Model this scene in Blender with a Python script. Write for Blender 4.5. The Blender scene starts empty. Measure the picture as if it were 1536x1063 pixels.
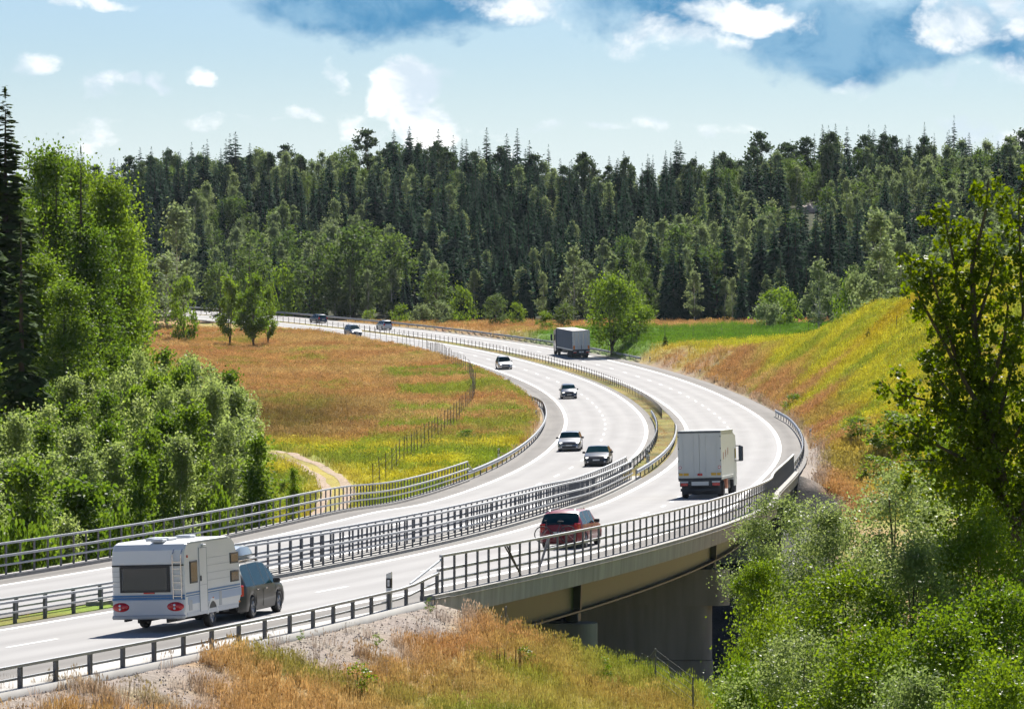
import bpy, math, random
import numpy as np
from mathutils import Vector, Matrix

R = math.radians
rng = np.random.default_rng(7)
random.seed(7)
scn = bpy.context.scene
COL = scn.collection

# ------------------------------------------------------------------ camera, sky, sun, exposure
CZ = 20.0                                  # camera height in metres above the datum
FPX, CXP, CYP, YH = 5800.0, 768.0, 531.5, 400.0
PITCH = math.atan((CYP - YH) / FPX)
cam_d = bpy.data.cameras.new('camera')
cam = bpy.data.objects.new('camera', cam_d)
COL.objects.link(cam)
cam_d.sensor_fit = 'HORIZONTAL'
cam_d.sensor_width = 36.0
cam_d.lens = FPX / 1536.0 * 36.0
cam_d.clip_start = 0.5
cam_d.clip_end = 30000.0
cam.location = (0, 0, CZ)
cam.rotation_euler = (math.pi / 2 - PITCH, 0, 0)
scn.camera = cam

SUN_EL, SUN_AZ = 46.0, 13.0                # azimuth clockwise from +Y (towards +X)
world = bpy.data.worlds.new('World')
scn.world = world
world.use_nodes = True
def build_world():
    nt = world.node_tree; N = nt.nodes; Lk = nt.links
    N.clear()
    out = N.new('ShaderNodeOutputWorld'); bg = N.new('ShaderNodeBackground')
    Lk.new(bg.outputs[0], out.inputs[0])
    sky = N.new('ShaderNodeTexSky'); sky.sky_type = 'NISHITA'; sky.sun_disc = False
    sky.sun_elevation = R(SUN_EL); sky.sun_rotation = R(SUN_AZ)
    sky.altitude = 200; sky.air_density = 1.0; sky.dust_density = 0.3; sky.ozone_density = 2.5
    bg.inputs['Strength'].default_value = 0.07
    def math_(op, a, b=None, c=None, clamp=False):
        n = N.new('ShaderNodeMath'); n.operation = op; n.use_clamp = clamp
        for i, v in enumerate((a, b, c)):
            if v is None: continue
            if isinstance(v, (int, float)): n.inputs[i].default_value = v
            else: Lk.new(v, n.inputs[i])
        return n.outputs[0]
    tc = N.new('ShaderNodeTexCoord'); sp = N.new('ShaderNodeSeparateXYZ')
    Lk.new(tc.outputs['Generated'], sp.inputs[0])
    x, y, z = sp.outputs
    hyp = math_('SQRT', math_('ADD', math_('MULTIPLY', x, x), math_('MULTIPLY', y, y)))
    u = math_('ARCTAN2', x, y)                       # azimuth from +Y
    v = math_('DIVIDE', z, math_('ADD', hyp, 1e-4))  # tan(elevation)
    cb = N.new('ShaderNodeCombineXYZ')
    Lk.new(u, cb.inputs[0]); Lk.new(math_('MULTIPLY', v, 1.35), cb.inputs[1])
    def noise(scale, detail, rough, dist=0.0, off=0.0):
        m = N.new('ShaderNodeMapping'); m.inputs['Location'].default_value = (off, off * 0.7, off)
        Lk.new(cb.outputs[0], m.inputs['Vector'])
        n = N.new('ShaderNodeTexNoise'); n.inputs['Scale'].default_value = scale
        n.inputs['Detail'].default_value = detail; n.inputs['Roughness'].default_value = rough
        n.inputs['Distortion'].default_value = dist
        Lk.new(m.outputs[0], n.inputs['Vector'])
        return n.outputs['Fac']
    nz = noise(55, 8, 0.62, 0.3)
    nbig = noise(20, 6, 0.6, 0.2, 3.1)
    w1, w2, w3, w4 = noise(28, 3, .55, 0, 7.7), noise(28, 3, .55, 0, 11.3), noise(95, 4, .6, 0, 1.9), noise(95, 4, .6, 0, 5.5)
    wu = math_('ADD', math_('MULTIPLY_ADD', w1, 0.034, -0.017), math_('MULTIPLY_ADD', w3, 0.012, -0.006))
    wv = math_('ADD', math_('MULTIPLY_ADD', w2, 0.020, -0.010), math_('MULTIPLY_ADD', w4, 0.008, -0.004))
    uu, vv = math_('ADD', u, wu), math_('ADD', v, wv)
    def blob(pu, pv, ru, rv, amp=1.0):
        du = math_('DIVIDE', math_('SUBTRACT', uu, pu), ru)
        dv = math_('DIVIDE', math_('SUBTRACT', vv, pv), rv)
        d = math_('ADD', math_('MULTIPLY', du, du), math_('MULTIPLY', dv, dv))
        return math_('MULTIPLY', math_('SUBTRACT', 1.0, d, None, True), amp)
    P = lambda px, py: ((px - 768) / FPX, (YH - py) / FPX)
    Sx = lambda w: w / FPX
    def cloud_set(items):
        acc = None
        for (px, py, rx, ry, a) in items:
            pu, pv = P(px, py)
            b = blob(pu, pv, Sx(rx), Sx(ry), a)
            acc = b if acc is None else math_('MAXIMUM', acc, b)
        return acc
    white = cloud_set([(635, 120, 66, 44, 1.35), (640, 175, 75, 60, 1.25), (596, 150, 48, 44, 1.0), (520, 125, 30, 32, .7), (75, 97, 52, 26, .85),
                       (150, 138, 40, 26, .85), (205, 145, 36, 22, .8), (282, 131, 26, 18, .7), (525, 185, 60, 30, .7),
                       (430, 178, 60, 20, .6), (810, 212, 55, 30, .65), (1110, 20, 130, 38, .9), (1415, 50, 90, 60, 1), (1530, 30, 60, 60, .9),
                       (770, 12, 120, 40, .9), (180, 2, 70, 14, .8), (1510, 120, 70, 40, .7), (1430, 195, 60, 20, .6), (1010, 62, 110, 34, .6),
                       (1350, 118, 170, 26, .6), (155, 215, 40, 30, .7), (85, 225, 60, 22, .5), (1515, 195, 50, 30, .7), (950, 180, 330, 16, .42), (350, 186, 120, 12, .5)])
    dark = cloud_set([(600, 2, 275, 78, 1.15), (700, 20, 160, 46, 1), (1040, 5, 215, 68, 1.1), (1290, 58, 260, 72, 1.15), (1530, 84, 130, 46, 1.1), (1180, 35, 190, 56, 1)])
    # detail for the edges
    edge = math_('MULTIPLY', math_('SUBTRACT', nz, 0.5), 2.9)
    def ss(val, lo, hi):
        mr = N.new('ShaderNodeMapRange'); mr.interpolation_type = 'SMOOTHSTEP'
        mr.inputs['From Min'].default_value = lo; mr.inputs['From Max'].default_value = hi
        Lk.new(val, mr.inputs['Value']); return mr.outputs[0]
    mw = ss(math_('ADD', white, edge), 0.20, 1.0)
    mw = math_('MULTIPLY', mw, ss(white, 0.0, 0.16))
    md = ss(math_('ADD', dark, math_('MULTIPLY', edge, 0.5)), 0.0, 0.95)
    md = math_('MULTIPLY', md, ss(dark, 0.0, 0.2))
    # the same broken cumulus everywhere else in the sky
    mp = N.new('ShaderNodeVectorMath'); mp.operation = 'SCALE'
    Lk.new(tc.outputs['Generated'], mp.inputs[0])
    Lk.new(math_('DIVIDE', 1.0, math_('ADD', math_('ABSOLUTE', z), 0.12)), mp.inputs['Scale'])
    ng = N.new('ShaderNodeTexNoise'); ng.inputs['Scale'].default_value = 1.1; ng.inputs['Detail'].default_value = 7
    ng.inputs['Roughness'].default_value = 0.58
    Lk.new(mp.outputs[0], ng.inputs['Vector'])
    gen = math_('MULTIPLY', ss(ng.outputs['Fac'], 0.55, 0.72), ss(v, 0.075, 0.16))
    mw = math_('MAXIMUM', mw, math_('MULTIPLY', gen, 0.9))
    def mix(a, b, f):
        m = N.new('ShaderNodeMix'); m.data_type = 'RGBA'
        for s_, v_ in ((6, a), (7, b)):
            if isinstance(v_, tuple): m.inputs[s_].default_value = v_
            else: Lk.new(v_, m.inputs[s_])
        Lk.new(f, m.inputs[0]); return m.outputs[2]
    # soft shading inside clouds
    nmid = noise(62, 5, .6, .4, 9.2)
    shade = ss(math_('ADD', math_('MULTIPLY', nbig, .5), math_('MULTIPLY', nmid, .5)), 0.40, 0.60)
    wcol = mix((4.6, 5.4, 6.1, 1), (8.4, 8.4, 8.3, 1), shade)
    dcol = mix((0.6, 2.0, 3.6, 1), (1.7, 3.2, 4.6, 1), shade)
    tint = N.new('ShaderNodeMix'); tint.data_type = 'RGBA'; tint.blend_type = 'MULTIPLY'
    tint.inputs[0].default_value = 1.0
    Lk.new(sky.outputs[0], tint.inputs[6]); tint.inputs[7].default_value = (0.45, 0.515, 0.625, 1)
    haze = math_('MULTIPLY', ss(math_('MULTIPLY', v, -1.0), -0.06, -0.005), 0.75)
    c = mix(mix(tint.outputs[2], (5.6, 6.3, 6.7, 1), haze), dcol, md)
    c = mix(c, wcol, mw)
    Lk.new(c, bg.inputs['Color'])
build_world()
world.cycles.sampling_method = 'MANUAL'; world.cycles.sample_map_resolution = 512
scn.cycles.max_bounces = 6; scn.cycles.diffuse_bounces = 3; scn.cycles.glossy_bounces = 2; scn.cycles.transmission_bounces = 4
scn.cycles.use_adaptive_sampling = True; scn.cycles.adaptive_threshold = 0.02
sun_d = bpy.data.lights.new('sun', 'SUN'); sun = bpy.data.objects.new('sun', sun_d); COL.objects.link(sun)
sun_d.energy = 4.6; sun_d.angle = R(0.55); sun_d.color = (1.0, 0.955, 0.88)
_sd = Vector((math.sin(R(SUN_AZ)) * math.cos(R(SUN_EL)), math.cos(R(SUN_AZ)) * math.cos(R(SUN_EL)), math.sin(R(SUN_EL))))
sun.rotation_euler = _sd.to_track_quat('Z', 'Y').to_euler()
sun.location = (60, 200, 150)
vs = scn.view_settings
vs.view_transform = 'Standard'; vs.look = 'None'; vs.exposure = 1.15; vs.gamma = 1.0; vs.use_curve_mapping = False

# ------------------------------------------------------------------ materials
MATS = {}
def nodes_of(name):
    m = bpy.data.materials.new(name); m.use_nodes = True; MATS[name] = m
    nt = m.node_tree
    return m, nt, nt.nodes, nt.links, nt.nodes['Principled BSDF']
def setp(b, **k):
    for n, v in k.items():
        n = n.replace('_', ' ')
        if n in b.inputs: b.inputs[n].default_value = v
def simple(name, col, rough=0.6, metal=0.0, spec=0.5, coat=0.0, noise=0.0, nscale=3.0, emit=None, zs=1.0):
    m, nt, N, Lk, b = nodes_of(name)
    setp(b, Base_Color=(*col, 1), Roughness=rough, Metallic=metal)
    b.inputs['Specular IOR Level'].default_value = spec
    if coat: b.inputs['Coat Weight'].default_value = coat; b.inputs['Coat Roughness'].default_value = 0.05
    if noise:
        tc = N.new('ShaderNodeTexCoord'); nz = N.new('ShaderNodeTexNoise')
        nz.inputs['Scale'].default_value = nscale; nz.inputs['Detail'].default_value = 5
        mpp = N.new('ShaderNodeMapping'); mpp.inputs['Scale'].default_value = (1, 1, zs); Lk.new(tc.outputs['Object'], mpp.inputs[0]); Lk.new(mpp.outputs[0], nz.inputs['Vector'])
        mx = N.new('ShaderNodeMix'); mx.data_type = 'RGBA'
        mx.inputs[6].default_value = (*[c * (1 - noise) for c in col], 1)
        mx.inputs[7].default_value = (*[min(1, c * (1 + noise)) for c in col], 1)
        Lk.new(nz.outputs['Fac'], mx.inputs[0]); Lk.new(mx.outputs[2], b.inputs['Base Color'])
    if emit:
        b.inputs['Emission Color'].default_value = (*emit[0], 1); b.inputs['Emission Strength'].default_value = emit[1]
    return m
def road_mat(name, c0, c1, streak=0.5):
    m, nt, N, Lk, b = nodes_of(name)
    uv = N.new('ShaderNodeUVMap'); uv.uv_map = 'UVMap'
    def nz(sx, sy, sc, det=5):
        mp = N.new('ShaderNodeMapping'); mp.inputs['Scale'].default_value = (sx, sy, 1)
        Lk.new(uv.outputs[0], mp.inputs[0])
        n = N.new('ShaderNodeTexNoise'); n.inputs['Scale'].default_value = sc; n.inputs['Detail'].default_value = det
        Lk.new(mp.outputs[0], n.inputs['Vector']); return n.outputs['Fac']
    a = nz(1.0, 0.012, 1.6); c = nz(1, .25, 0.5, 4); d = nz(1, 1, 40, 3)
    add = N.new('ShaderNodeMath'); add.operation = 'MULTIPLY_ADD'; add.inputs[1].default_value = streak
    Lk.new(a, add.inputs[0]); Lk.new(c, add.inputs[2])
    add2 = N.new('ShaderNodeMath'); add2.operation = 'MULTIPLY_ADD'; add2.inputs[1].default_value = 0.35
    Lk.new(d, add2.inputs[0]); Lk.new(add.outputs[0], add2.inputs[2])
    mr = N.new('ShaderNodeMapRange'); mr.inputs['From Min'].default_value = 0.5; mr.inputs['From Max'].default_value = 1.3
    Lk.new(add2.outputs[0], mr.inputs['Value'])
    mx = N.new('ShaderNodeMix'); mx.data_type = 'RGBA'; mx.inputs[6].default_value = (*c0, 1); mx.inputs[7].default_value = (*c1, 1)
    # darker polished wheel tracks, two to a lane
    sx_ = N.new('ShaderNodeSeparateXYZ'); Lk.new(uv.outputs[0], sx_.inputs[0])
    def mt(op, a_, b_):
        q = N.new('ShaderNodeMath'); q.operation = op
        for i_, v_ in enumerate((a_, b_)):
            if v_ is None: continue
            if isinstance(v_, (int, float)): q.inputs[i_].default_value = v_
            else: Lk.new(v_, q.inputs[i_])
        return q.outputs[0]
    wt = mt('COSINE', mt('MULTIPLY', mt('SUBTRACT', mt('ABSOLUTE', sx_.outputs[0], None), 1.8), 2 * math.pi / 1.875), None)
    Lk.new(mt('ADD', mr.outputs[0], mt('MULTIPLY', wt, 0.22)), mx.inputs[0]); mx.clamp_factor = True; Lk.new(mx.outputs[2], b.inputs['Base Color'])
    b.inputs['Roughness'].default_value = 0.9; b.inputs['Specular IOR Level'].default_value = 0.2
    bp = N.new('ShaderNodeBump'); bp.inputs['Strength'].default_value = 0.15; bp.inputs['Distance'].default_value = 0.02
    Lk.new(d, bp.inputs['Height']); Lk.new(bp.outputs[0], b.inputs['Normal'])
    return m
road_mat('asphalt', (0.25, 0.243, 0.238), (0.32, 0.312, 0.305))
road_mat('asphalt_shoulder', (0.115, 0.108, 0.10), (0.20, 0.188, 0.175), 0.9)
simple('road_paint', (0.72, 0.71, 0.68), 0.6, noise=0.12, nscale=2)
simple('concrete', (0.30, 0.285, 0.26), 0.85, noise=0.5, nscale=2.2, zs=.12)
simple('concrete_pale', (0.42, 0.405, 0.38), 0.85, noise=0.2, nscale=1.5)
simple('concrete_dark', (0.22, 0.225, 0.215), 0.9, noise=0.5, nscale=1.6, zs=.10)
simple('steel_rail', (0.36, 0.37, 0.385), 0.5, 0.25, noise=0.2, nscale=2)
simple('steel_post', (0.11, 0.115, 0.13), 0.55, 0.2, noise=0.2, nscale=5)
simple('fence_wire', (0.16, 0.16, 0.15), 0.6, 0.4)
simple('wood_post', (0.13, 0.11, 0.09), 0.9, noise=0.3, nscale=6)
simple('girder', (0.046, 0.070, 0.026), 0.5, noise=0.3, nscale=0.5)
simple('girder_dark', (0.05, 0.055, 0.06), 0.5, noise=0.2, nscale=1)
simple('white_plastic', (0.72, 0.72, 0.70), 0.5)
simple('black_plastic', (0.02, 0.02, 0.022), 0.5)
simple('rubber', (0.022, 0.022, 0.023), 0.8)
simple('glass_dark', (0.006, 0.03, 0.038), 0.05, 0.0, 0.12)
simple('glass_grey', (0.06, 0.065, 0.07), 0.12, 0.0, 0.6)
simple('rim', (0.35, 0.35, 0.36), 0.3, 0.8)
simple('chrome', (0.6, 0.6, 0.6), 0.2, 0.9)
simple('lamp_red', (0.45, 0.012, 0.015), 0.2, coat=0.5)
simple('lamp_orange', (0.7, 0.22, 0.03), 0.25)
simple('lamp_clear', (0.75, 0.76, 0.78), 0.08, 0.3)
simple('lamp_lit', (0.8, 0.8, 0.8), 0.1, emit=((1.0, 0.95, 0.85), 1.0))
simple('plate', (0.6, 0.6, 0.57), 0.5)
simple('paint_grey', (0.020, 0.0195, 0.019), 0.4, 0.0, spec=.35, coat=0.15)
simple('paint_red', (0.19, 0.006, 0.014), 0.35, 0.0, spec=.4, coat=0.25)
simple('paint_silver', (0.42, 0.44, 0.47), 0.3, 0.6, coat=0.7)
simple('paint_midgrey', (0.20, 0.21, 0.23), 0.3, 0.6, coat=0.7)
simple('paint_navy', (0.016, 0.034, 0.075), 0.3, 0.1, coat=0.5)
simple('paint_black', (0.010, 0.016, 0.026), 0.3, 0.1, coat=0.5)
simple('paint_white', (0.72, 0.72, 0.72), 0.35, coat=0.5)
simple('roofbox', (0.30, 0.33, 0.37), 0.3, 0.3, coat=0.5)
simple('caravan_white', (0.66, 0.665, 0.66), 0.4, coat=0.2, noise=0.05, nscale=1.0)
simple('caravan_grey', (0.50, 0.52, 0.55), 0.4)
simple('caravan_seam', (0.40, 0.41, 0.42), 0.5)
simple('stripe_blue', (0.05, 0.17, 0.36), 0.4)
simple('stripe_pale', (0.34, 0.42, 0.55), 0.4)
simple('truck_white', (0.60, 0.61, 0.575), 0.45, noise=0.07, nscale=0.8)
simple('truck_door', (0.55, 0.565, 0.535), 0.45, noise=0.07, nscale=0.8)
simple('truck_silver', (0.50, 0.53, 0.54), 0.45, noise=0.05, nscale=1)
simple('tarp_blue', (0.05, 0.085, 0.135), 0.6, noise=0.2, nscale=0.7)
simple('tarp_roof', (0.72, 0.66, 0.62), 0.7)
simple('chassis', (0.03, 0.033, 0.038), 0.6)
simple('reflector_yellow', (0.62, 0.36, 0.03), 0.5)
simple('panel_orange', (0.5, 0.2, 0.12), 0.6)
simple('bark', (0.075, 0.055, 0.04), 0.95, noise=0.4, nscale=4)
simple('bark_pine', (0.13, 0.07, 0.045), 0.95, noise=0.4, nscale=3)
simple('birch_bark', (0.42, 0.40, 0.36), 0.9, noise=0.5, nscale=3)
simple('rock', (0.42, 0.36, 0.33), 0.9, noise=0.45, nscale=0.5)
simple('rock_dark', (0.045, 0.045, 0.047), 0.95, noise=0.5, nscale=1.5)

def leaf_mat(name, c0, c1, trans=0.4, gloss=0.3, hue=0.25, rough=0.45):
    """leaf colour varies by leaf and by tree; light passes through the leaf"""
    m, nt, N, Lk, b = nodes_of(name)
    geo = N.new('ShaderNodeNewGeometry'); oi = N.new('ShaderNodeObjectInfo')
    mx = N.new('ShaderNodeMix'); mx.data_type = 'RGBA'
    mx.inputs[6].default_value = (*c0, 1); mx.inputs[7].default_value = (*c1, 1)
    ad = N.new('ShaderNodeMath'); ad.operation = 'MULTIPLY_ADD'; ad.inputs[1].default_value = 0.55
    Lk.new(geo.outputs['Random Per Island'], ad.inputs[0])
    ml = N.new('ShaderNodeMath'); ml.operation = 'MULTIPLY'; ml.inputs[1].default_value = 0.45
    Lk.new(oi.outputs['Random'], ml.inputs[0]); Lk.new(ml.outputs[0], ad.inputs[2])
    Lk.new(ad.outputs[0], mx.inputs[0])
    Lk.new(mx.outputs[2], b.inputs['Base Color'])
    b.inputs['Roughness'].default_value = rough; b.inputs['Specular IOR Level'].default_value = gloss
    tr = N.new('ShaderNodeBsdfTranslucent')
    hs = N.new('ShaderNodeHueSaturation'); hs.inputs['Value'].default_value = 2.1; hs.inputs['Saturation'].default_value = 1.1
    hs.inputs['Hue'].default_value = 0.485
    Lk.new(mx.outputs[2], hs.inputs['Color']); Lk.new(hs.outputs[0], tr.inputs['Color'])
    ms = N.new('ShaderNodeMixShader'); ms.inputs[0].default_value = trans
    out = N['Material Output']
    Lk.new(b.outputs[0], ms.inputs[1]); Lk.new(tr.outputs[0], ms.inputs[2]); Lk.new(ms.outputs[0], out.inputs[0])
    return m
leaf_mat('leaf_bright', (0.048, 0.10, 0.012), (0.135, 0.195, 0.022), 0.42, 0.13, rough=0.45)
leaf_mat('leaf_silver', (0.08, 0.13, 0.035), (0.19, 0.235, 0.085), 0.42, 0.18, rough=0.45)
leaf_mat('leaf_oak', (0.045, 0.080, 0.008), (0.14, 0.185, 0.014), 0.44, 0.12, rough=0.45)
leaf_mat('leaf_mid', (0.045, 0.095, 0.014), (0.125, 0.19, 0.026), 0.46, 0.12, rough=0.55)
leaf_mat('leaf_birch', (0.10, 0.15, 0.042), (0.20, 0.25, 0.085), 0.50, 0.2, rough=0.5)
leaf_mat('leaf_far', (0.036, 0.075, 0.020), (0.09, 0.135, 0.030), 0.38, 0.08, rough=0.6)
leaf_mat('leaf_farbirch', (0.085, 0.125, 0.055), (0.15, 0.19, 0.08), 0.42, 0.08, rough=0.6)
leaf_mat('needle_spruce', (0.014, 0.040, 0.027), (0.042, 0.086, 0.044), 0.22, 0.04, rough=0.8)
leaf_mat('needle_near', (0.030, 0.062, 0.016), (0.075, 0.115, 0.026), 0.28, 0.05, rough=0.8)
leaf_mat('needle_pine', (0.035, 0.065, 0.030), (0.075, 0.105, 0.045), 0.22, 0.04, rough=0.8)

def ground_mats():
    # ground: colour from the 'gcol' attribute, broken up by noise in world space
    m, nt, N, Lk, b = nodes_of('ground')
    at = N.new('ShaderNodeAttribute'); at.attribute_name = 'gcol'
    geo = N.new('ShaderNodeNewGeometry')
    def nz(sc, det, rough=0.6):
        n = N.new('ShaderNodeTexNoise'); n.inputs['Scale'].default_value = sc; n.inputs['Detail'].default_value = det
        n.inputs['Roughness'].default_value = rough
        Lk.new(geo.outputs['Position'], n.inputs['Vector']); return n
    a = nz(0.35, 6); c = nz(4.5, 6, 0.75)
    hs = N.new('ShaderNodeHueSaturation')
    mr = N.new('ShaderNodeMapRange'); mr.inputs['From Min'].default_value = 0.3; mr.inputs['From Max'].default_value = 0.7
    mr.inputs['To Min'].default_value = 0.482; mr.inputs['To Max'].default_value = 0.518
    Lk.new(a.outputs['Fac'], mr.inputs['Value']); Lk.new(mr.outputs[0], hs.inputs['Hue'])
    mv = N.new('ShaderNodeMapRange'); mv.inputs['From Min'].default_value = 0.3; mv.inputs['From Max'].default_value = 0.7
    mv.inputs['To Min'].default_value = 0.55; mv.inputs['To Max'].default_value = 1.4
    Lk.new(c.outputs['Fac'], mv.inputs['Value']); Lk.new(mv.outputs[0], hs.inputs['Value'])
    Lk.new(at.outputs['Color'], hs.inputs['Color']); Lk.new(hs.outputs[0], b.inputs['Base Color'])
    b.inputs['Roughness'].default_value = 0.95; b.inputs['Specular IOR Level'].default_value = 0.15
    bp = N.new('ShaderNodeBump'); bp.inputs['Strength'].default_value = 0.6; bp.inputs['Distance'].default_value = 0.12
    Lk.new(c.outputs['Fac'], bp.inputs['Height']); Lk.new(bp.outputs[0], b.inputs['Normal'])
    # grass blades: tint carried by each tuft
    m, nt, N, Lk, b = nodes_of('grass_blade')
    at = N.new('ShaderNodeAttribute'); at.attribute_name = 'tint'; at.attribute_type = 'INSTANCER'
    geo = N.new('ShaderNodeNewGeometry')
    hs = N.new('ShaderNodeHueSaturation')
    mv = N.new('ShaderNodeMapRange'); mv.inputs['To Min'].default_value = 0.7; mv.inputs['To Max'].default_value = 1.45
    Lk.new(geo.outputs['Random Per Island'], mv.inputs['Value']); Lk.new(mv.outputs[0], hs.inputs['Value'])
    Lk.new(at.outputs['Color'], hs.inputs['Color']); Lk.new(hs.outputs[0], b.inputs['Base Color'])
    b.inputs['Roughness'].default_value = 0.6; b.inputs['Specular IOR Level'].default_value = 0.25
    tr = N.new('ShaderNodeBsdfTranslucent'); Lk.new(hs.outputs[0], tr.inputs['Color'])
    ms = N.new('ShaderNodeMixShader'); ms.inputs[0].default_value = 0.4
    Lk.new(b.outputs[0], ms.inputs[1]); Lk.new(tr.outputs[0], ms.inputs[2]); Lk.new(ms.outputs[0], N['Material Output'].inputs[0])
    # gravel stones
    simple('gravel_stone', (0.36, 0.31, 0.275), 0.9, noise=0.35, nscale=20)
ground_mats()
M = MATS

# ------------------------------------------------------------------ mesh helpers
def np_mesh(name, V, F, mat=None):
    """V (n,3), F (m,k) -> mesh"""
    V = np.asarray(V, np.float32); F = np.asarray(F, np.int32)
    me = bpy.data.meshes.new(name)
    me.vertices.add(len(V)); me.vertices.foreach_set('co', V.ravel())
    k = F.shape[1]
    me.loops.add(F.size); me.loops.foreach_set('vertex_index', F.ravel())
    me.polygons.add(len(F)); me.polygons.foreach_set('loop_start', np.arange(0, F.size, k, dtype=np.int32))
    me.polygons.foreach_set('loop_total', np.full(len(F), k, np.int32))
    me.update(calc_edges=True)
    if mat: me.materials.append(M[mat])
    return me
def link(name, me, parent=None, loc=None, rot=None):
    o = bpy.data.objects.new(name, me); COL.objects.link(o)
    if parent is not None: o.parent = parent
    if loc is not None: o.location = loc
    if rot is not None: o.rotation_euler = rot
    return o
def tag(o, label, cat=None, group=None, kind=None):
    o['label'] = label
    if cat: o['category'] = cat
    if group: o['group'] = group
    if kind: o['kind'] = kind
    return o
def thing(name, label, cat, loc=(0, 0, 0), rz=0.0, group=None, matrix=None):
    o = bpy.data.objects.new(name, None); COL.objects.link(o)
    o.empty_display_size = 0.3
    if matrix is not None: o.matrix_world = matrix
    else: o.location = loc; o.rotation_euler = (0, 0, rz)
    return tag(o, label, cat, group)
class MB:
    def __init__(s): s.v = []; s.f = []
    def add(s, vs_, fs):
        b = len(s.v); s.v += [tuple(p) for p in vs_]; s.f += [tuple(i + b for i in f) for f in fs]; return s
    def box(s, c, d, rz=0, ry=0, rx=0, bevel=0.0):
        hx, hy, hz = d[0] / 2, d[1] / 2, d[2] / 2
        m = Matrix.Rotation(rz, 3, 'Z') @ Matrix.Rotation(ry, 3, 'Y') @ Matrix.Rotation(rx, 3, 'X')
        c = Vector(c)
        if bevel <= 0:
            pts = [(x, y, z) for z in (-hz, hz) for (x, y) in ((-hx, -hy), (hx, -hy), (hx, hy), (-hx, hy))]
            fs = [(3, 2, 1, 0), (4, 5, 6, 7), (0, 1, 5, 4), (1, 2, 6, 5), (2, 3, 7, 6), (3, 0, 4, 7)]
        else:
            e = bevel; pts = []; 
            prof = [(-hz, e), (-hz + e, 0), (hz - e, 0), (hz, e)]
            for z, i in prof:
                a, b_ = hx - i, hy - i
                pts += [(-a + e * (i == 0), -b_, z), (a - e * (i == 0), -b_, z), (a, -b_ + e * (i == 0), z), (a, b_ - e * (i == 0), z),
                        (a - e * (i == 0), b_, z), (-a + e * (i == 0), b_, z), (-a, b_ - e * (i == 0), z), (-a, -b_ + e * (i == 0), z)]
            fs = [tuple(range(7, -1, -1)), tuple(range(24, 32))]
            for k in range(3):
                for j in range(8): fs.append((k * 8 + j, k * 8 + (j + 1) % 8, k * 8 + 8 + (j + 1) % 8, k * 8 + 8 + j))
        return s.add([c + m @ Vector(p) for p in pts], fs)
    def tube(s, p0, p1, r0, r1=None, n=6, caps=True):
        r1 = r0 if r1 is None else r1
        p0, p1 = Vector(p0), Vector(p1); d = (p1 - p0)
        if d.length < 1e-6: return s
        q = d.to_track_quat('Z', 'Y')
        vs_ = []
        for p, r in ((p0, r0), (p1, r1)):
            for k in range(n):
                a = 2 * math.pi * k / n; vs_.append(p + q @ Vector((r * math.cos(a), r * math.sin(a), 0)))
        fs = [(k, (k + 1) % n, n + (k + 1) % n, n + k) for k in range(n)]
        if caps: fs += [tuple(range(n - 1, -1, -1)), tuple(range(n, 2 * n))]
        return s.add(vs_, fs)
    def path(s, pts, radii, n=5):
        for i in range(len(pts) - 1): s.tube(pts[i], pts[i + 1], radii[i], radii[i + 1], n, caps=(i == len(pts) - 2))
        return s
    def prism(s, poly, y0, y1):
        """polygon in (x,z), extruded along y"""
        n = len(poly)
        vs_ = [(x, y0, z) for x, z in poly] + [(x, y1, z) for x, z in poly]
        fs = [tuple(range(n)), tuple(range(2 * n - 1, n - 1, -1))] + [(k, n + k, n + (k + 1) % n, (k + 1) % n) for k in range(n)]
        return s.add(vs_, fs)
    def lathe(s, prof, n=20, axis='y', c=(0, 0, 0), closed=False):
        """profile (r, h) spun around an axis"""
        vs_ = []
        for r, h in prof:
            for k in range(n):
                a = 2 * math.pi * k / n; p, q = r * math.cos(a), r * math.sin(a)
                vs_.append({'y': (c[0] + p, c[1] + h, c[2] + q), 'z': (c[0] + p, c[1] + q, c[2] + h), 'x': (c[0] + h, c[1] + p, c[2] + q)}[axis])
        fs = []
        m = len(prof)
        for i in range(m if closed else m - 1):
            for k in range(n):
                j = (i + 1) % m
                fs.append((i * n + k, i * n + (k + 1) % n, j * n + (k + 1) % n, j * n + k))
        return s.add(vs_, fs)
    def mesh(s, name, mat, smooth=False):
        me = bpy.data.meshes.new(name); me.from_pydata([tuple(p) for p in s.v], [], s.f); me.update()
        me.materials.append(M[mat])
        if smooth: me.polygons.foreach_set('use_smooth', [True] * len(me.polygons))
        return me
    def build(s, name, mat, parent=None, smooth=False):
        return link(name, s.mesh(name, mat, smooth), parent)

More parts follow.
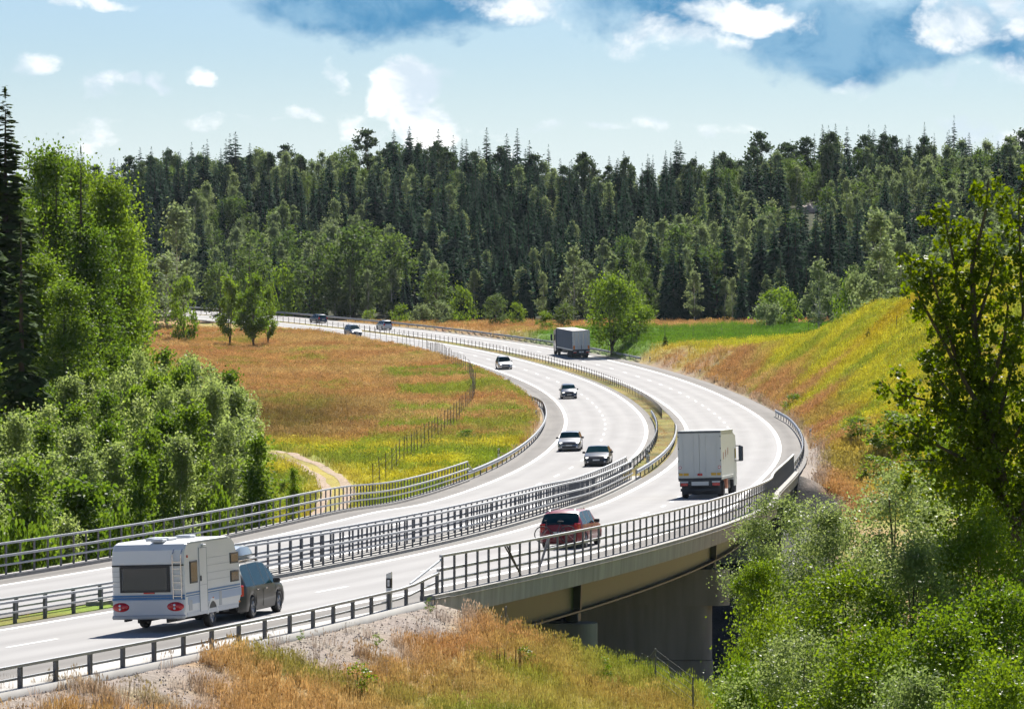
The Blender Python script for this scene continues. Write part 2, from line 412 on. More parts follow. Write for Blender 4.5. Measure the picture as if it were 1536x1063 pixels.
# ------------------------------------------------------------------ the road's line (plan, level, crossfall)
_P = [-28.464, -12.725, -2.835, 2.232, 4.737, 9.989, 13.745, 14.59, 11.867, 4.269, -7.944, -27.63, -53.464,
      85.439, 130.818, 170.125, 202.515, 233.401, 282.513, 343.309, 411.311, 477.434, 542.271, 605.161, 663.665, 717.909,
      -10.592, -11.266, -11.984, -12.693, -13.901, -14.462, -14.616, -14.805, -14.352, -13.354, -12.224, -10.743, -9.175,
      0.048, 0.039, 0.031, 0.021, 0.028, 0.03, 0.028, 0.03, 0.03, 0.027, 0.015, 0.007, 0.002]
def _spline():
    n = 13; h = 1 / (n - 1)
    A = np.zeros((n, n)); B = np.zeros((n, n)); A[0, 0] = A[-1, -1] = 1
    for i in range(1, n - 1):
        A[i, i - 1] = h; A[i, i] = 4 * h; A[i, i + 1] = h
        B[i, i - 1] = 6 / h; B[i, i] = -12 / h; B[i, i + 1] = 6 / h
    S = np.linalg.solve(A, B); I = np.eye(n)
    ts = np.linspace(0, 1, 4000); W = np.zeros((4000, n))
    for q, t in enumerate(ts):
        i = min(int(t / h), n - 2); a = ((i + 1) * h - t) / h; b = 1 - a
        W[q] = a * I[i] + b * I[i + 1] + ((a ** 3 - a) * S[i] + (b ** 3 - b) * S[i + 1]) * h * h / 6
    P = np.array(_P).reshape(4, n)
    X, Y, Z, K = (W @ P[i] for i in range(4))
    L = np.concatenate([[0], np.cumsum(np.hypot(np.diff(X), np.diff(Y)))])
    # run the line on beyond both ends: straight towards the viewer, gently curving far away
    step = 1.0
    s = np.arange(0, L[-1], step)
    X, Y, Z, K = (np.interp(s, L, q) for q in (X, Y, Z, K))
    d0 = np.array([X[1] - X[0], Y[1] - Y[0]]); d0 /= np.hypot(*d0); g0 = (Z[5] - Z[0]) / 5
    pre = np.arange(-90, 0, step)
    Xp, Yp, Zp, Kp = X[0] + d0[0] * pre, Y[0] + d0[1] * pre, Z[0] + g0 * pre, np.full(len(pre), K[0])
    h0 = math.atan2(X[-1] - X[-4], Y[-1] - Y[-4]); k0 = -0.0011
    x, y, z, hd = X[-1], Y[-1], Z[-1], h0; Xa, Ya, Za = [], [], []
    for i in range(330):
        hd += k0 * step; x += math.sin(hd) * step; y += math.cos(hd) * step
        z += 0.016 * step * max(0, 1 - i / 160); Xa.append(x); Ya.append(y); Za.append(z)
    s = np.concatenate([pre, s, s[-1] + step * (1 + np.arange(330))])
    return s, np.concatenate([Xp, X, Xa]), np.concatenate([Yp, Y, Ya]), np.concatenate([Zp, Z, Za]) + CZ, np.concatenate([Kp, K, np.full(330, K[-1])])
RS, RX, RY, RZ, RK = _spline()
_dx, _dy = np.gradient(RX), np.gradient(RY); _l = np.hypot(_dx, _dy)
TX, TY = _dx / _l, _dy / _l                       # tangent; right normal = (TY, -TX)
S0, S1 = float(RS[0]), float(RS[-1])
def rd(s, o, dz=0.0):
    """point on the road at distance s, offset o to the right, height dz"""
    i = lambda a: np.interp(s, RS, a)
    return np.stack(np.broadcast_arrays(i(RX) + i(TY) * o, i(RY) - i(TX) * o, i(RZ) + i(RK) * o + dz), -1)
def heading(s): return math.atan2(np.interp(s, RS, TX), np.interp(s, RS, TY))
def frame(s, o, rev=False):
    a, b = rd(s - 1.5, o), rd(s + 1.5, o)
    f = Vector(b - a).normalized()
    r = Vector((np.interp(s, RS, TY), -np.interp(s, RS, TX), np.interp(s, RS, RK))).normalized()
    if rev: f, r = -f, -r
    u = r.cross(f).normalized(); l = u.cross(f).normalized()
    m = Matrix((f, l, u)).transposed().to_4x4(); m.translation = Vector(rd(s, o)); return m
BR0, BR1 = 47.0, 181.0                             # the bridge spans this stretch

# ------------------------------------------------------------------ terrain
_CP = np.array([
    # camera knoll and valley in front of it
    (0, -30, -1.7), (0, 4, -1.8), (-40, 0, -2.5), (40, 0, -2.0), (0, 35, -9), (-35, 40, -8), (40, 40, -9), (12, 65, -15.5), (38, 70, -15),
    (8, 95, -18), (28, 105, -19.5), (50, 110, -18), (5, 128, -19.5), (16, 150, -21), (34, 165, -20.5), (5, 172, -21.5), (-12, 190, -21), (60, 170, -17),
    (-24, 212, -18.8), (-12, 222, -17.4), (-35, 200, -18.2), (-60, 170, -18), (-45, 140, -17), (-70, 110, -14), (-28, 245, -17.0), (-12, 250, -16.5),
    (-42, 262, -16.2), (-70, 240, -15), (-40, 305, -14.2), (-70, 310, -12.5), (-8, 300, -15.8), (-22, 330, -15.4), (-45, 350, -14.5), (-5, 370, -15.2),
    (-25, 400, -14.3), (-55, 400, -13.5), (-10, 450, -13.9), (-45, 460, -12.8), (-20, 520, -13.3), (-60, 530, -11.6), (-40, 590, -12.2), (-75, 620, -10.0), (-100, 500, -10.5),
    # right hand hill
    (22, 195, -19), (29, 215, -16.8), (31, 250, -15.6), (38, 228, -14.0), (48, 250, -10), (34, 285, -13.2), (40, 300, -6.5), (46, 320, -2.2), (60, 300, -3.0), (80, 260, -4.0), (62, 215, -11.5), (85, 180, -12),
    (33, 330, -9.0), (38.5, 345, -1.9), (44, 350, 0.3), (60, 350, 0.2), (90, 340, 1.0), (31.5, 370, -7.8), (36.5, 380, -2.4), (44, 385, -0.8),
    (30, 410, -9.0), (34, 415, -5.0), (48, 420, -4.0), (27, 450, -9.8), (36, 455, -8.6), (60, 450, -6.5), (22, 500, -10.8), (45, 510, -9.6), (80, 480, -6), (14, 545, -11.0), (40, 560, -10.0), (80, 560, -8.5),
    (5, 590, -10.9), (40, 610, -9.4), (90, 620, -8), (-10, 640, -10.6), (130, 500, -5), (-130, 350, -9), (-140, 600, -8)], float)
_CP[:, 2] += CZ
def _rbf_fit():
    P = _CP[:, :2] / 100; n = len(P)
    r = np.hypot(P[:, None, 0] - P[None, :, 0], P[:, None, 1] - P[None, :, 1])
    Kx = np.where(r > 0, r * r * np.log(r + 1e-12), 0) + np.eye(n) * 0.002
    Q = np.column_stack([np.ones(n), P]); A = np.block([[Kx, Q], [Q.T, np.zeros((3, 3))]])
    return np.linalg.solve(A, np.concatenate([_CP[:, 2], np.zeros(3)]))
_RW = _rbf_fit()
def _natural(x, y):
    x = np.asarray(x, float); y = np.asarray(y, float)
    xc = np.clip(x, -140, 135); yc = np.clip(y, -35, 655)
    P = _CP[:, :2] / 100; out = np.empty(len(x))
    for i in range(0, len(x), 20000):
        a, b = xc[i:i + 20000] / 100, yc[i:i + 20000] / 100
        r = np.hypot(a[:, None] - P[None, :, 0], b[:, None] - P[None, :, 1])
        out[i:i + 20000] = np.where(r > 0, r * r * np.log(r + 1e-12), 0) @ _RW[:len(P)] + _RW[-3] + _RW[-2] * a + _RW[-1] * b
    return out
_FX = [-400, -140, -70, -48, -22, 0, 20, 45, 80, 400]
_FY = [760, 760, 770, 752, 722, 698, 668, 640, 620, 600]
def forest_edge(x): return np.interp(x, _FX, _FY)
_RDX = [-170, -120, -75, -42, -18, 12, 36, 75, 90, 120, 200]
_RDZ = [8.0, 9.5, 16.0, 15.5, 14.5, 9.5, 10.5, 14.0, 13.5, 12.0, 12.0]
def vnoise(x, y, sc, seed=0):
    """smooth lattice noise, 0..1"""
    g = np.random.default_rng(seed).random((64, 64))
    u, v = np.asarray(x) / sc, np.asarray(y) / sc
    i, j = np.floor(u).astype(int), np.floor(v).astype(int); a, b = u - i, v - j
    a = a * a * (3 - 2 * a); b = b * b * (3 - 2 * b)
    q = lambda p, r: g[p % 64, r % 64]
    return (q(i, j) * (1 - a) + q(i + 1, j) * a) * (1 - b) + (q(i, j + 1) * (1 - a) + q(i + 1, j + 1) * a) * b
def sstep(v, a, b):
    t = np.clip((v - a) / (b - a), 0, 1); return t * t * (3 - 2 * t)
def road_so(x, y):
    """nearest road distance s and signed offset o"""
    x = np.asarray(x, float); y = np.asarray(y, float)
    s = np.empty(len(x)); o = np.empty(len(x))
    ax, ay, atx, aty, as_ = RX[::2], RY[::2], TX[::2], TY[::2], RS[::2]
    for i in range(0, len(x), 20000):
        dx = x[i:i + 20000, None] - ax[None]; dy = y[i:i + 20000, None] - ay[None]
        k = (dx * dx + dy * dy).argmin(1); r = np.arange(len(k))
        s[i:i + 20000] = as_[k] + dx[r, k] * atx[k] + dy[r, k] * aty[k]
        o[i:i + 20000] = dx[r, k] * aty[k] - dy[r, k] * atx[k]
    return s, o
HALF = 11.7
def terrain(x, y, so=None):
    x = np.asarray(x, float); y = np.asarray(y, float)
    s, o = road_so(x, y) if so is None else so
    zn = _natural(x, y)
    e = forest_edge(x)
    t = sstep(y, e - 5, e + 185)
    zn = zn * (1 - t) + (np.interp(x, _RDX, _RDZ) + CZ + 3 * (vnoise(x, y, 60, 5) - .5)) * t
    zn = zn - np.clip(y - 960, 0, 4000) * 0.012
    zn = zn + 0.5 * (vnoise(x, y, 9, 1) - .5) * sstep(y, 40, 90) + 0.25 * (vnoise(x, y, 3.5, 2) - .5)
    half = np.where(o > 0, np.interp(s, [-90, 8, 20, 32, 46], [13.6, 13.6, 13.3, 12.8, HALF]), HALF)
    lat = np.maximum(np.abs(o) - half, 0)
    along = np.maximum(0, np.minimum(s - BR0 + 1.0, BR1 - s + 1.5))
    sc = np.where((s > BR0) & (s < BR1), np.where(s < (BR0 + BR1) / 2, BR0, BR1), s)
    oc = np.clip(o, -HALF, HALF + 1.9)
    zr = np.interp(sc, RS, RZ) + np.interp(sc, RS, RK) * oc - 0.16 - 1.0 * (along > 0) * np.minimum(along, 1.5) / 1.5
    ditch = -0.25 * sstep(lat, 0, 2.5)
    d = np.hypot(lat, along)
    off = (s < S0 + 1) | (s > S1 - 1)
    lim = np.where(o > 0, np.where(s < 120, 0.27, 0.47 + .33 * sstep(s, 225, 300)), 0.47) * d
    z = zr + ditch + np.clip(zn - zr - ditch, -lim, lim)
    return np.where(off, zn, z)
def T1(x, y): return float(terrain(np.array([x]), np.array([y]))[0])
def ray(px, py):
    """direction of a photograph pixel, scaled to Y = 1"""
    a, b = (px - CXP) / FPX, (CYP - py) / FPX
    d = Vector((a, math.cos(PITCH) + b * math.sin(PITCH), -math.sin(PITCH) + b * math.cos(PITCH)))
    return d / d.y
def at_depth(px, py, Y): d = ray(px, py); return Vector((d.x * Y, Y, CZ + d.z * Y))
def on_ground(px, py, y0=60, y1=1200):
    """where the line of sight of a pixel first meets the terrain"""
    d = ray(px, py); Y = np.arange(y0, y1, 0.5)
    gap = CZ + d.z * Y - terrain(d.x * Y, Y)
    k = int(np.argmax(gap < 0)) if (gap < 0).any() else len(Y) - 1
    return Vector((d.x * Y[k], Y[k], float(terrain(np.array([d.x * Y[k]]), np.array([Y[k]]))[0])))
TRACK = [on_ground(*q) for q in ((405, 676), (430, 684), (468, 700), (497, 718), (508, 738), (498, 762), (486, 790))]
TRACK = np.array([(p.x, p.y) for p in TRACK] + [(TRACK[-1].x + 1.0, TRACK[-1].y - 14), (TRACK[-1].x + 4, TRACK[-1].y - 30)])
_tl = np.concatenate([[0], np.cumsum(np.hypot(*np.diff(TRACK, axis=0).T))])
_tq = np.arange(0, _tl[-1], 0.7); TRK = np.stack([np.interp(_tq, _tl, TRACK[:, 0]), np.interp(_tq, _tl, TRACK[:, 1])], -1)

C_OR = np.array((0.33, 0.203, 0.078)); C_TAN = np.array((0.35, 0.245, 0.098)); C_GR = np.array((0.16, 0.225, 0.022)); C_YG = np.array((0.35, 0.34, 0.022))
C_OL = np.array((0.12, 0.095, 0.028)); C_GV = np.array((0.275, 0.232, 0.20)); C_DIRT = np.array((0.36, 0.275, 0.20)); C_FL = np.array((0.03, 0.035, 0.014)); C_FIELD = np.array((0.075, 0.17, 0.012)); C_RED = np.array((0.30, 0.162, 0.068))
def ground_col(x, y, so):
    s, o = so
    n = lambda sc, sd: vnoise(x, y, sc, sd)[:, None]
    def mx(a, b, t): return a * (1 - t) + b * t
    c = mx(C_OR, C_TAN, sstep(n(14, 11), .3, .75)); c = mx(c, C_RED, sstep(n(10, 19), .5, .8) * .7)
    c = mx(c, C_GR, sstep(n(7, 12) * .6 + n(2.2, 13) * .4, .58, .84) * .6)
    Y = y[:, None]; X = x[:, None]; S = s[:, None]; O = o[:, None]
    wob = (n(25, 14) - .5) * 40 + (n(8, 15) - .5) * 16
    left = (O < -12.5) & (S > 120) & (S < 700)
    # left meadow: rust far off, olive band, green near the track
    t_ol = np.exp(-((Y + wob * .6 - 385) / 34) ** 2) * sstep(-O, 22, 36)
    cl = mx(c, C_OL, np.clip(t_ol * .85, 0, 1))
    cl = mx(cl, mx(C_YG, C_GR, sstep(n(6, 16), .35, .7)), sstep(355 + wob * .5 - Y, 0, 30) * .9)
    c = np.where(left, cl, c)
    # inner verge below the left guard rail: greener patches
    c = np.where(left & (O > -27) & (S < 420), mx(c, C_GR, sstep(n(9, 17), .42, .65) * .8), c)
    # right hill: yellow green slope over a rusty foot
    right = (O > 11.5) & (S > 170) & (Y < 560)
    hy = sstep(O + (n(12, 21) - .5) * 9, 12.6, 17.5)
    ch = mx(c, mx(C_YG, C_GR, sstep(n(11, 22) * .6 + n(3, 23) * .4, .42, .68) * .8), hy * .95)
    ch = mx(ch, np.array((0.30, 0.22, 0.014)), sstep(n(13, 29), .62, .85) * hy * .7)
    ch = mx(ch, C_RED, np.exp(-((O - 13.8) / 2.2) ** 2) * .6 * sstep(n(9, 30), .2, .5))
    ch = mx(ch, C_OR, sstep(n(9, 24), .72, .9) * hy * .5)
    c = np.where(right, ch, c)
    # bright crop field beyond
    fld = sstep(Y, 532, 542) * sstep(648 - Y, 22, 30) * sstep(X, -2, 6) * sstep(72 - X, 0, 8)
    c = mx(c, mx(C_FIELD, C_GR, n(10, 25) * .5), fld)
    # foreground bank: rust on top, green low on the right
    fg = (S < 60) & (O > 11) | ((Y < 165) & (O > 11))
    dn = sstep(O + (n(5, 26) - .5) * 6 + np.maximum(S - 40, 0) * .62, 16.2, 24)
    cf = mx(mx(mx(C_OR, C_RED, n(5, 31)), C_TAN, n(4, 27) * .7), C_GR * .8, sstep(n(3.2, 32), .55, .85) * .6); cf = mx(cf, mx(C_GR * .9, C_YG, n(4, 28) * .35), dn * .92)
    c = np.where(fg, cf, c)
    # forest floor and trees' shade plants
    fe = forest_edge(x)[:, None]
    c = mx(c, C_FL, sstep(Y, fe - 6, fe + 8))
    lf = (X < -18 - (Y - 200) * .03) & (Y > 150) & (Y < 330) & (O < -14)
    c = np.where(lf, mx(c, mx(C_GR, C_OR, n(5, 33)) * .8, .7), c)
    # gravel along the carriageway
    gv = ((O > 0) & (S < 62)) * sstep(14.0 + (n(4, 34) - .5) * 3.5 + (n(1.3, 35) - .5) * 1.6 + sstep(46 - S, 0, 30)[...] * 1.2 - O, 0, 1.2)
    gv = np.maximum(gv, (np.abs(O) < 12.3) * (np.abs(O) > 10.5) * 0.55 * (S > 180))
    gv = np.maximum(gv, ((O > 0) & (S > 176) & (S < 222)) * sstep(13.4 - O, 0, 1.0))
    c = mx(c, C_GV, gv)
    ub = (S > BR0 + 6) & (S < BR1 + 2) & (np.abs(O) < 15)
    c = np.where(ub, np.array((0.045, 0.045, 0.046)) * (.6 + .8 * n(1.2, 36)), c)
    # track wheel ruts
    dt = np.full(len(x), 1e9); near = (y > 180) & (y < 330) & (np.abs(x) < 60)
    if near.any():
        dd = np.hypot(x[near][:, None] - TRK[None, :, 0], y[near][:, None] - TRK[None, :, 1]).min(1); dt[near] = dd
    dt = dt[:, None]
    c = mx(c, C_TAN, np.exp(-(dt / 1.9) ** 2) * .6)
    return c

def build_terrain():
    def axis(lims):
        out = [lims[0][0]]
        for a, b, st in lims:
            n = max(1, int(round((b - a) / st))); out += list(a + (b - a) * (np.arange(n) + 1) / n)
        return np.array(out)
    gx = axis([(-3500, -600, 240), (-600, -160, 24), (-160, -70, 4), (-70, 55, 1.15), (55, 90, 2.5), (90, 160, 6), (160, 600, 24), (600, 3500, 240)])
    gy = axis([(-400, -40, 30), (-40, 60, 4), (60, 330, 1.25), (330, 480, 2.0), (480, 700, 3.0), (700, 1000, 6), (1000, 1600, 40), (1600, 7000, 400)])
    XX, YY = np.meshgrid(gx, gy); x, y = XX.ravel(), YY.ravel()
    so = road_so(x, y); z = terrain(x, y, so)
    nx, ny = len(gx), len(gy); i = np.arange(nx * ny).reshape(ny, nx)
    F = np.stack([i[:-1, :-1], i[:-1, 1:], i[1:, 1:], i[1:, :-1]], -1).reshape(-1, 4)
    me = np_mesh('terrain', np.stack([x, y, z], -1), F, 'ground')
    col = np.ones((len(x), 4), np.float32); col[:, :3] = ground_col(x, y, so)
    a = me.color_attributes.new('gcol', 'FLOAT_COLOR', 'POINT'); a.data.foreach_set('color', col.ravel())
    me.polygons.foreach_set('use_smooth', np.ones(len(F), bool))
    o = link('terrain', me)
    tag(o, 'rolling ground with meadows, verges and wooded hill around the motorway', 'terrain', kind='structure')
build_terrain()

def dirt_track():
    P = TRK; d = np.gradient(P, axis=0); d /= np.hypot(d[:, 0], d[:, 1])[:, None]; nr = np.stack([d[:, 1], -d[:, 0]], -1); n = len(P); V = []; F = []; C = []
    for side in (-.85, .85):
        b = len(V); w = .40
        for k in (-1, -.5, 0, .5, 1):
            q = P + nr * (side + k * w * (.8 + .5 * vnoise(P[:, 0], P[:, 1], 2.2, 61 + int(side > 0)))[:, None]); z = terrain(q[:, 0], q[:, 1]) + .05 - .03 * abs(k)
            V += np.column_stack([q, z]).tolist()
        for j in range(4): F += [(b + j * n + i, b + (j + 1) * n + i, b + (j + 1) * n + i + 1, b + j * n + i + 1) for i in range(n - 1)]
    me = np_mesh('dirt_track', np.array(V), np.array(F), 'ground'); o = link('dirt_track', me)
    c = np.ones((len(V), 4), np.float32); c[:, :3] = C_DIRT; a = me.color_attributes.new('gcol', 'FLOAT_COLOR', 'POINT'); a.data.foreach_set('color', c.ravel())
    tag(o, 'pale two rut dirt track curving round the thicket', 'track', kind='structure')
dirt_track()
# ------------------------------------------------------------------ carriageways, markings
def strip(name, o0, o1, s0, s1, dz, mat, parent=None, step=2.0, nlat=1, dz1=None):
    s = np.arange(s0, s1 + 1e-6, step) if s1 - s0 > step else np.array([s0, s1]); o = np.linspace(o0, o1, nlat + 1); hz = np.linspace(dz, dz if dz1 is None else dz1, nlat + 1)
    V = np.concatenate([rd(s, q, h) for q, h in zip(o, hz)]); n = len(s); F = []
    for k in range(nlat):
        i = np.arange(n - 1)
        F.append(np.stack([k * n + i, (k + 1) * n + i, (k + 1) * n + i + 1, k * n + i + 1], -1))
    F = np.concatenate(F); me = np_mesh(name, V, F, mat)
    uv = me.uv_layers.new(name='UVMap')
    U = np.stack([np.repeat(o, n), np.tile(s, nlat + 1)], -1).astype(np.float32)
    uv.data.foreach_set('uv', U[F.ravel()].ravel())
    return link(name, me, parent)
def solid_sweep(name, prof, s0, s1, mat, parent=None, step=2.0, closed=True):
    """closed (o, dz) outline swept along the road"""
    n = max(2, int(round((s1 - s0) / step)) + 1); s = np.linspace(s0, s1, n); k = len(prof)
    V = np.stack([rd(s, o, h) for o, h in prof], 1).reshape(-1, 3)
    F = []
    for i in range(n - 1):
        for j in range(k):
            F.append((i * k + j, i * k + (j + 1) % k, (i + 1) * k + (j + 1) % k, (i + 1) * k + j))
    me = bpy.data.meshes.new(name)
    F += [tuple(range(k - 1, -1, -1)), tuple((n - 1) * k + j for j in range(k))]
    me.from_pydata(V.tolist(), [], F); me.update(); me.materials.append(M[mat])
    uv = me.uv_layers.new(name='UVMap')
    return link(name, me, parent)
LW = 7.5; MED = 1.8
oR = lambda s: np.interp(np.asarray(s, float), [-90, 8, 20, 32, 45, 47], [13.2, 13.2, 12.9, 12.45, 11.4, 11.2])
def carriageway(sgn, label):
    a = strip('carriageway', sgn * 0.95 if sgn > 0 else -(MED + LW + 0.15), (MED + LW + 0.15) if sgn > 0 else -0.95, S0, S1, 0.0, 'asphalt', nlat=4)
    tag(a, label, 'road', kind='structure')
    oo = (MED + LW + 0.15, 11.55)
    strip('shoulder', *(oo if sgn > 0 else (-oo[1], -oo[0])), S0, S1, 0.004, 'asphalt' if False else 'asphalt_shoulder', a)
    strip('inner_shoulder', *((0.95, MED - 0.15) if sgn > 0 else (-MED + .15, -.95)), S0, S1, 0.004, 'asphalt_shoulder', a)
    for q in (MED, MED + LW):
        strip('edge_line', sgn * q - .15, sgn * q + .15, S0, S1, 0.008, 'road_paint', a)
    k = 0
    base = 2.6 if sgn > 0 else 6.5
    c = sgn * (MED + LW / 2)
    for s in np.arange(base, 640, 12.0):
        strip('lane_dash', c - .085, c + .085, s, s + 3.2, 0.008, 'road_paint', a, step=1.6)
    return a
CR = carriageway(1, 'pale asphalt carriageway on the right, carrying the caravan and both lorries away')
CL = carriageway(-1, 'pale asphalt carriageway on the left, with oncoming cars')
# pale paved strip behind the near low barrier
def kerb_strip():
    s = np.arange(S0, BR0 + .1, 1.0); o1 = oR(s) + .12
    V = np.concatenate([rd(s, 11.55, .03), rd(s, o1, .03), rd(s, o1, -.25)]); n = len(s); i = np.arange(n - 1)
    F = np.concatenate([np.stack([k * n + i, (k + 1) * n + i, (k + 1) * n + i + 1, k * n + i + 1], -1) for k in (0, 1)])
    o = link('kerb', np_mesh('kerb', V, F, 'concrete_pale')); tag(o, 'pale concrete strip below the near low barrier', 'kerb', kind='structure')
kerb_strip()
md = strip('median', -1.0, 1.0, S0, BR0, -0.03, 'ground', nlat=4)
def paint_col(o, fn):
    me = o.data; n = len(me.vertices); co = np.empty(n * 3, np.float32); me.vertices.foreach_get('co', co); co = co.reshape(-1, 3)
    c = np.ones((n, 4), np.float32); c[:, :3] = fn(co[:, 0], co[:, 1])
    a = me.color_attributes.new('gcol', 'FLOAT_COLOR', 'POINT'); a.data.foreach_set('color', c.ravel())
def med_col(x, y):
    n = vnoise(x, y, 3, 41)[:, None]; m = vnoise(x, y, 11, 42)[:, None]
    return C_GR * (.6 + .6 * n) + (C_OR - C_GR) * sstep(m, .6, .9) * .4
paint_col(md, med_col); tag(md, 'grassy median between the carriageways before the bridge', 'median', kind='structure')
md2 = strip('median', -1.0, 1.0, BR1 - 2, S1, -0.03, 'ground', nlat=4)
paint_col(md2, lambda x, y: C_OR * .55 * vnoise(x, y, 4, 43)[:, None] + C_GR * .5 * vnoise(x, y, 3, 44)[:, None] + C_OL * .35)
tag(md2, 'brown grassy median curving away beyond the bridge', 'median', kind='structure')

# ------------------------------------------------------------------ the bridges
def bridge(sgn, label):
    b = thing('road_bridge', label, 'bridge', loc=tuple(rd(BR0, sgn * 6.0, -1.0)))
    inv = b.matrix_basis.inverted()
    bpy.context.view_layer.update()
    def put(o):
        o.parent = b; o.matrix_parent_inverse = Matrix.Translation(-Vector(rd(BR0, sgn * 6.0, -1.0))); return o
    oi, oo = 0.28, 11.35
    def pr(l): return [(sgn * p, h) for p, h in (l if sgn > 0 else l[::-1])]
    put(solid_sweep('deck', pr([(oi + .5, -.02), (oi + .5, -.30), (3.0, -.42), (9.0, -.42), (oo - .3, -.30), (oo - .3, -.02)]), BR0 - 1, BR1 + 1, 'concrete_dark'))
    put(solid_sweep('edge_beam', pr([(oo - .36, -.34), (oo + .12, -.62), (oo + .16, .14), (oo - .36, .14)]), BR0 - 1.5, BR1 + 1.5, 'concrete', step=3.35))
    put(solid_sweep('edge_beam', pr([(oi - .12, .10), (oi - .12, -.5), (oi + .48, -.34), (oi + .48, .10)]), BR0 - 1.5, BR1 + 1.5, 'concrete', step=3.35))
    sup = (71.0, 107.0, 146.0, BR1 - 2.5)
    for og in (2.6, 9.3):
        # I girder: web, bottom flange, and stiffeners over the supports
        put(solid_sweep('girder', [(sgn * og - .03, -.43), (sgn * og - .03, -2.05), (sgn * og + .03, -2.05), (sgn * og + .03, -.43)], BR0 + .5, BR1 - .5, 'girder', step=3.0))
        put(solid_sweep('flange', [(sgn * og - .35, -2.05), (sgn * og - .35, -2.12), (sgn * og + .35, -2.12), (sgn * og + .35, -2.05)], BR0 + .5, BR1 - .5, 'girder_dark', step=3.0))
        for sp in sup:
            put(solid_sweep('stiffener', [(sgn * og - .36, -.44), (sgn * og - .30, -2.04), (sgn * og + .30, -2.04), (sgn * og + .36, -.44)], sp - .12, sp + .12, 'girder_dark', step=.24))
    for sp in sup[:3]:
        ctr = rd(sp, sgn * 5.95); hd = -heading(sp)
        zt = float(ctr[2]) - 2.3 - abs(0.03 * 4)
        zb = T1(ctr[0], ctr[1]) - .6
        m = MB()
        # wall pier with rounded ends, wider head and a casting joint
        def stadium(L, w, z0, z1):
            pts = []
            for k in range(17):
                a = -math.pi / 2 + math.pi * k / 16; pts.append((L / 2 - w / 2 + w / 2 * math.cos(a), w / 2 * math.sin(a)))
            for k in range(17):
                a = math.pi / 2 + math.pi * k / 16; pts.append((-L / 2 + w / 2 + w / 2 * math.cos(a), w / 2 * math.sin(a)))
            n = len(pts)
            m.add([(x, y, z0) for x, y in pts] + [(x, y, z1) for x, y in pts], [tuple(range(n - 1, -1, -1)), tuple(range(n, 2 * n))] + [(k, (k + 1) % n, n + (k + 1) % n, n + k) for k in range(n)])
        H = zt - zb
        stadium(8.6, 1.25, H - 1.75, H); stadium(6.9, 1.05, (H - 1.8) * .5, H - 1.754); stadium(7.0, 1.15, 0, (H - 1.8) * .5 - .03)
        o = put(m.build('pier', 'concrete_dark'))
        o.matrix_world = Matrix.Translation((ctr[0], ctr[1], zb)) @ Matrix.Rotation(hd, 4, 'Z')
        for og in (2.6, 9.3):
            q = rd(sp, sgn * og, -2.32); bb = MB(); bb.box((0, 0, 0), (.5, .5, .38), bevel=.03)
            p = put(bb.build('bearing', 'girder_dark')); p.matrix_world = Matrix.Translation(q) @ Matrix.Rotation(hd, 4, 'Z')
    for sp, dirn in ((BR0, 1), (BR1, -1)):
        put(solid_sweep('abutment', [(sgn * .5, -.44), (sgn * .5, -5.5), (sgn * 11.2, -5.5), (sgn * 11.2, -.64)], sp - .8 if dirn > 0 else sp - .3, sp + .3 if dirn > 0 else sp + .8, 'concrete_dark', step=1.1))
    return b
bridge(1, 'steel girder bridge on concrete piers under the near carriageway, above bushes')
bridge(-1, 'girder bridge carrying the oncoming carriageway, mostly hidden behind the near one')

# ------------------------------------------------------------------ railings, guard rails
def post_mesh(name, w, d, h, mat, cap=None):
    m = MB(); m.box((0, 0, h / 2), (w, d, h))
    if cap: m.box((0, 0, h + .01), (w * 1.3, d * 1.3, .02))
    return m.mesh(name, mat)
def fence_thing(name, label, cat, s0, s1, oeff, posts, rails, dz0=0.0, post_me=None, group=None, end_slope=False):
    """posts: spacing; rails: list of (lateral shift, z0, z1, thickness, part name, material)"""
    of = oeff if callable(oeff) else (lambda s: oeff + 0 * np.asarray(s, float))
    df = dz0 if callable(dz0) else (lambda s: dz0 + 0 * np.asarray(s, float))
    base = Vector(rd(s0, float(of(s0)), float(df(s0))))
    t = thing(name, label, cat, loc=base, group=group)
    n = max(2, int(round((s1 - s0) / posts)) + 1)
    for s in np.linspace(s0 + .15, s1 - .15, n):
        p = Vector(rd(s, float(of(s)), float(df(s))))
        link('post', post_me, t, p - base, (0, 0, -heading(s)))
    ss_ = np.linspace(s0, s1, max(2, int((s1 - s0) / 1.6)))
    for sh, z0, z1, th, nm, mat in rails:
        prof = [(sh - th / 2, z0), (sh + th / 2, z0), (sh + th / 2, z1), (sh - th / 2, z1)] if nm != 'w_beam' else \
               [(sh, z0), (sh + th, z0 + .05), (sh + th, z0 + .11), (sh + th * .2, z0 + .155), (sh + th, z0 + .20), (sh + th, z0 + .26), (sh, z1), (sh - .006, z1), (sh - .006, z0)]
        k = len(prof); V = np.stack([rd(ss_, of(ss_) + o, df(ss_) + h) for o, h in prof], 1).reshape(-1, 3) - np.array(base)
        F = [(i * k + j, i * k + (j + 1) % k, (i + 1) * k + (j + 1) % k, (i + 1) * k + j) for i in range(len(ss_) - 1) for j in range(k)]
        F += [tuple(range(k - 1, -1, -1)), tuple((len(ss_) - 1) * k + j for j in range(k))]
        me = bpy.data.meshes.new(nm); me.from_pydata(V.tolist(), [], F); me.update(); me.materials.append(M[mat]); link(nm, me, t)
    if end_slope:   # sloping end piece of a bridge railing
        for (sa, sb) in end_slope:
            a = Vector(rd(sa, float(of(sa)), 1.22)) - base; b = Vector(rd(sb, float(of(sb)), .62)) - base
            MB().tube(a, b, .035, n=6).build('end_piece', 'steel_rail', t)
    return t
P_BR = post_mesh('post', .06, .09, 1.20, 'steel_post')
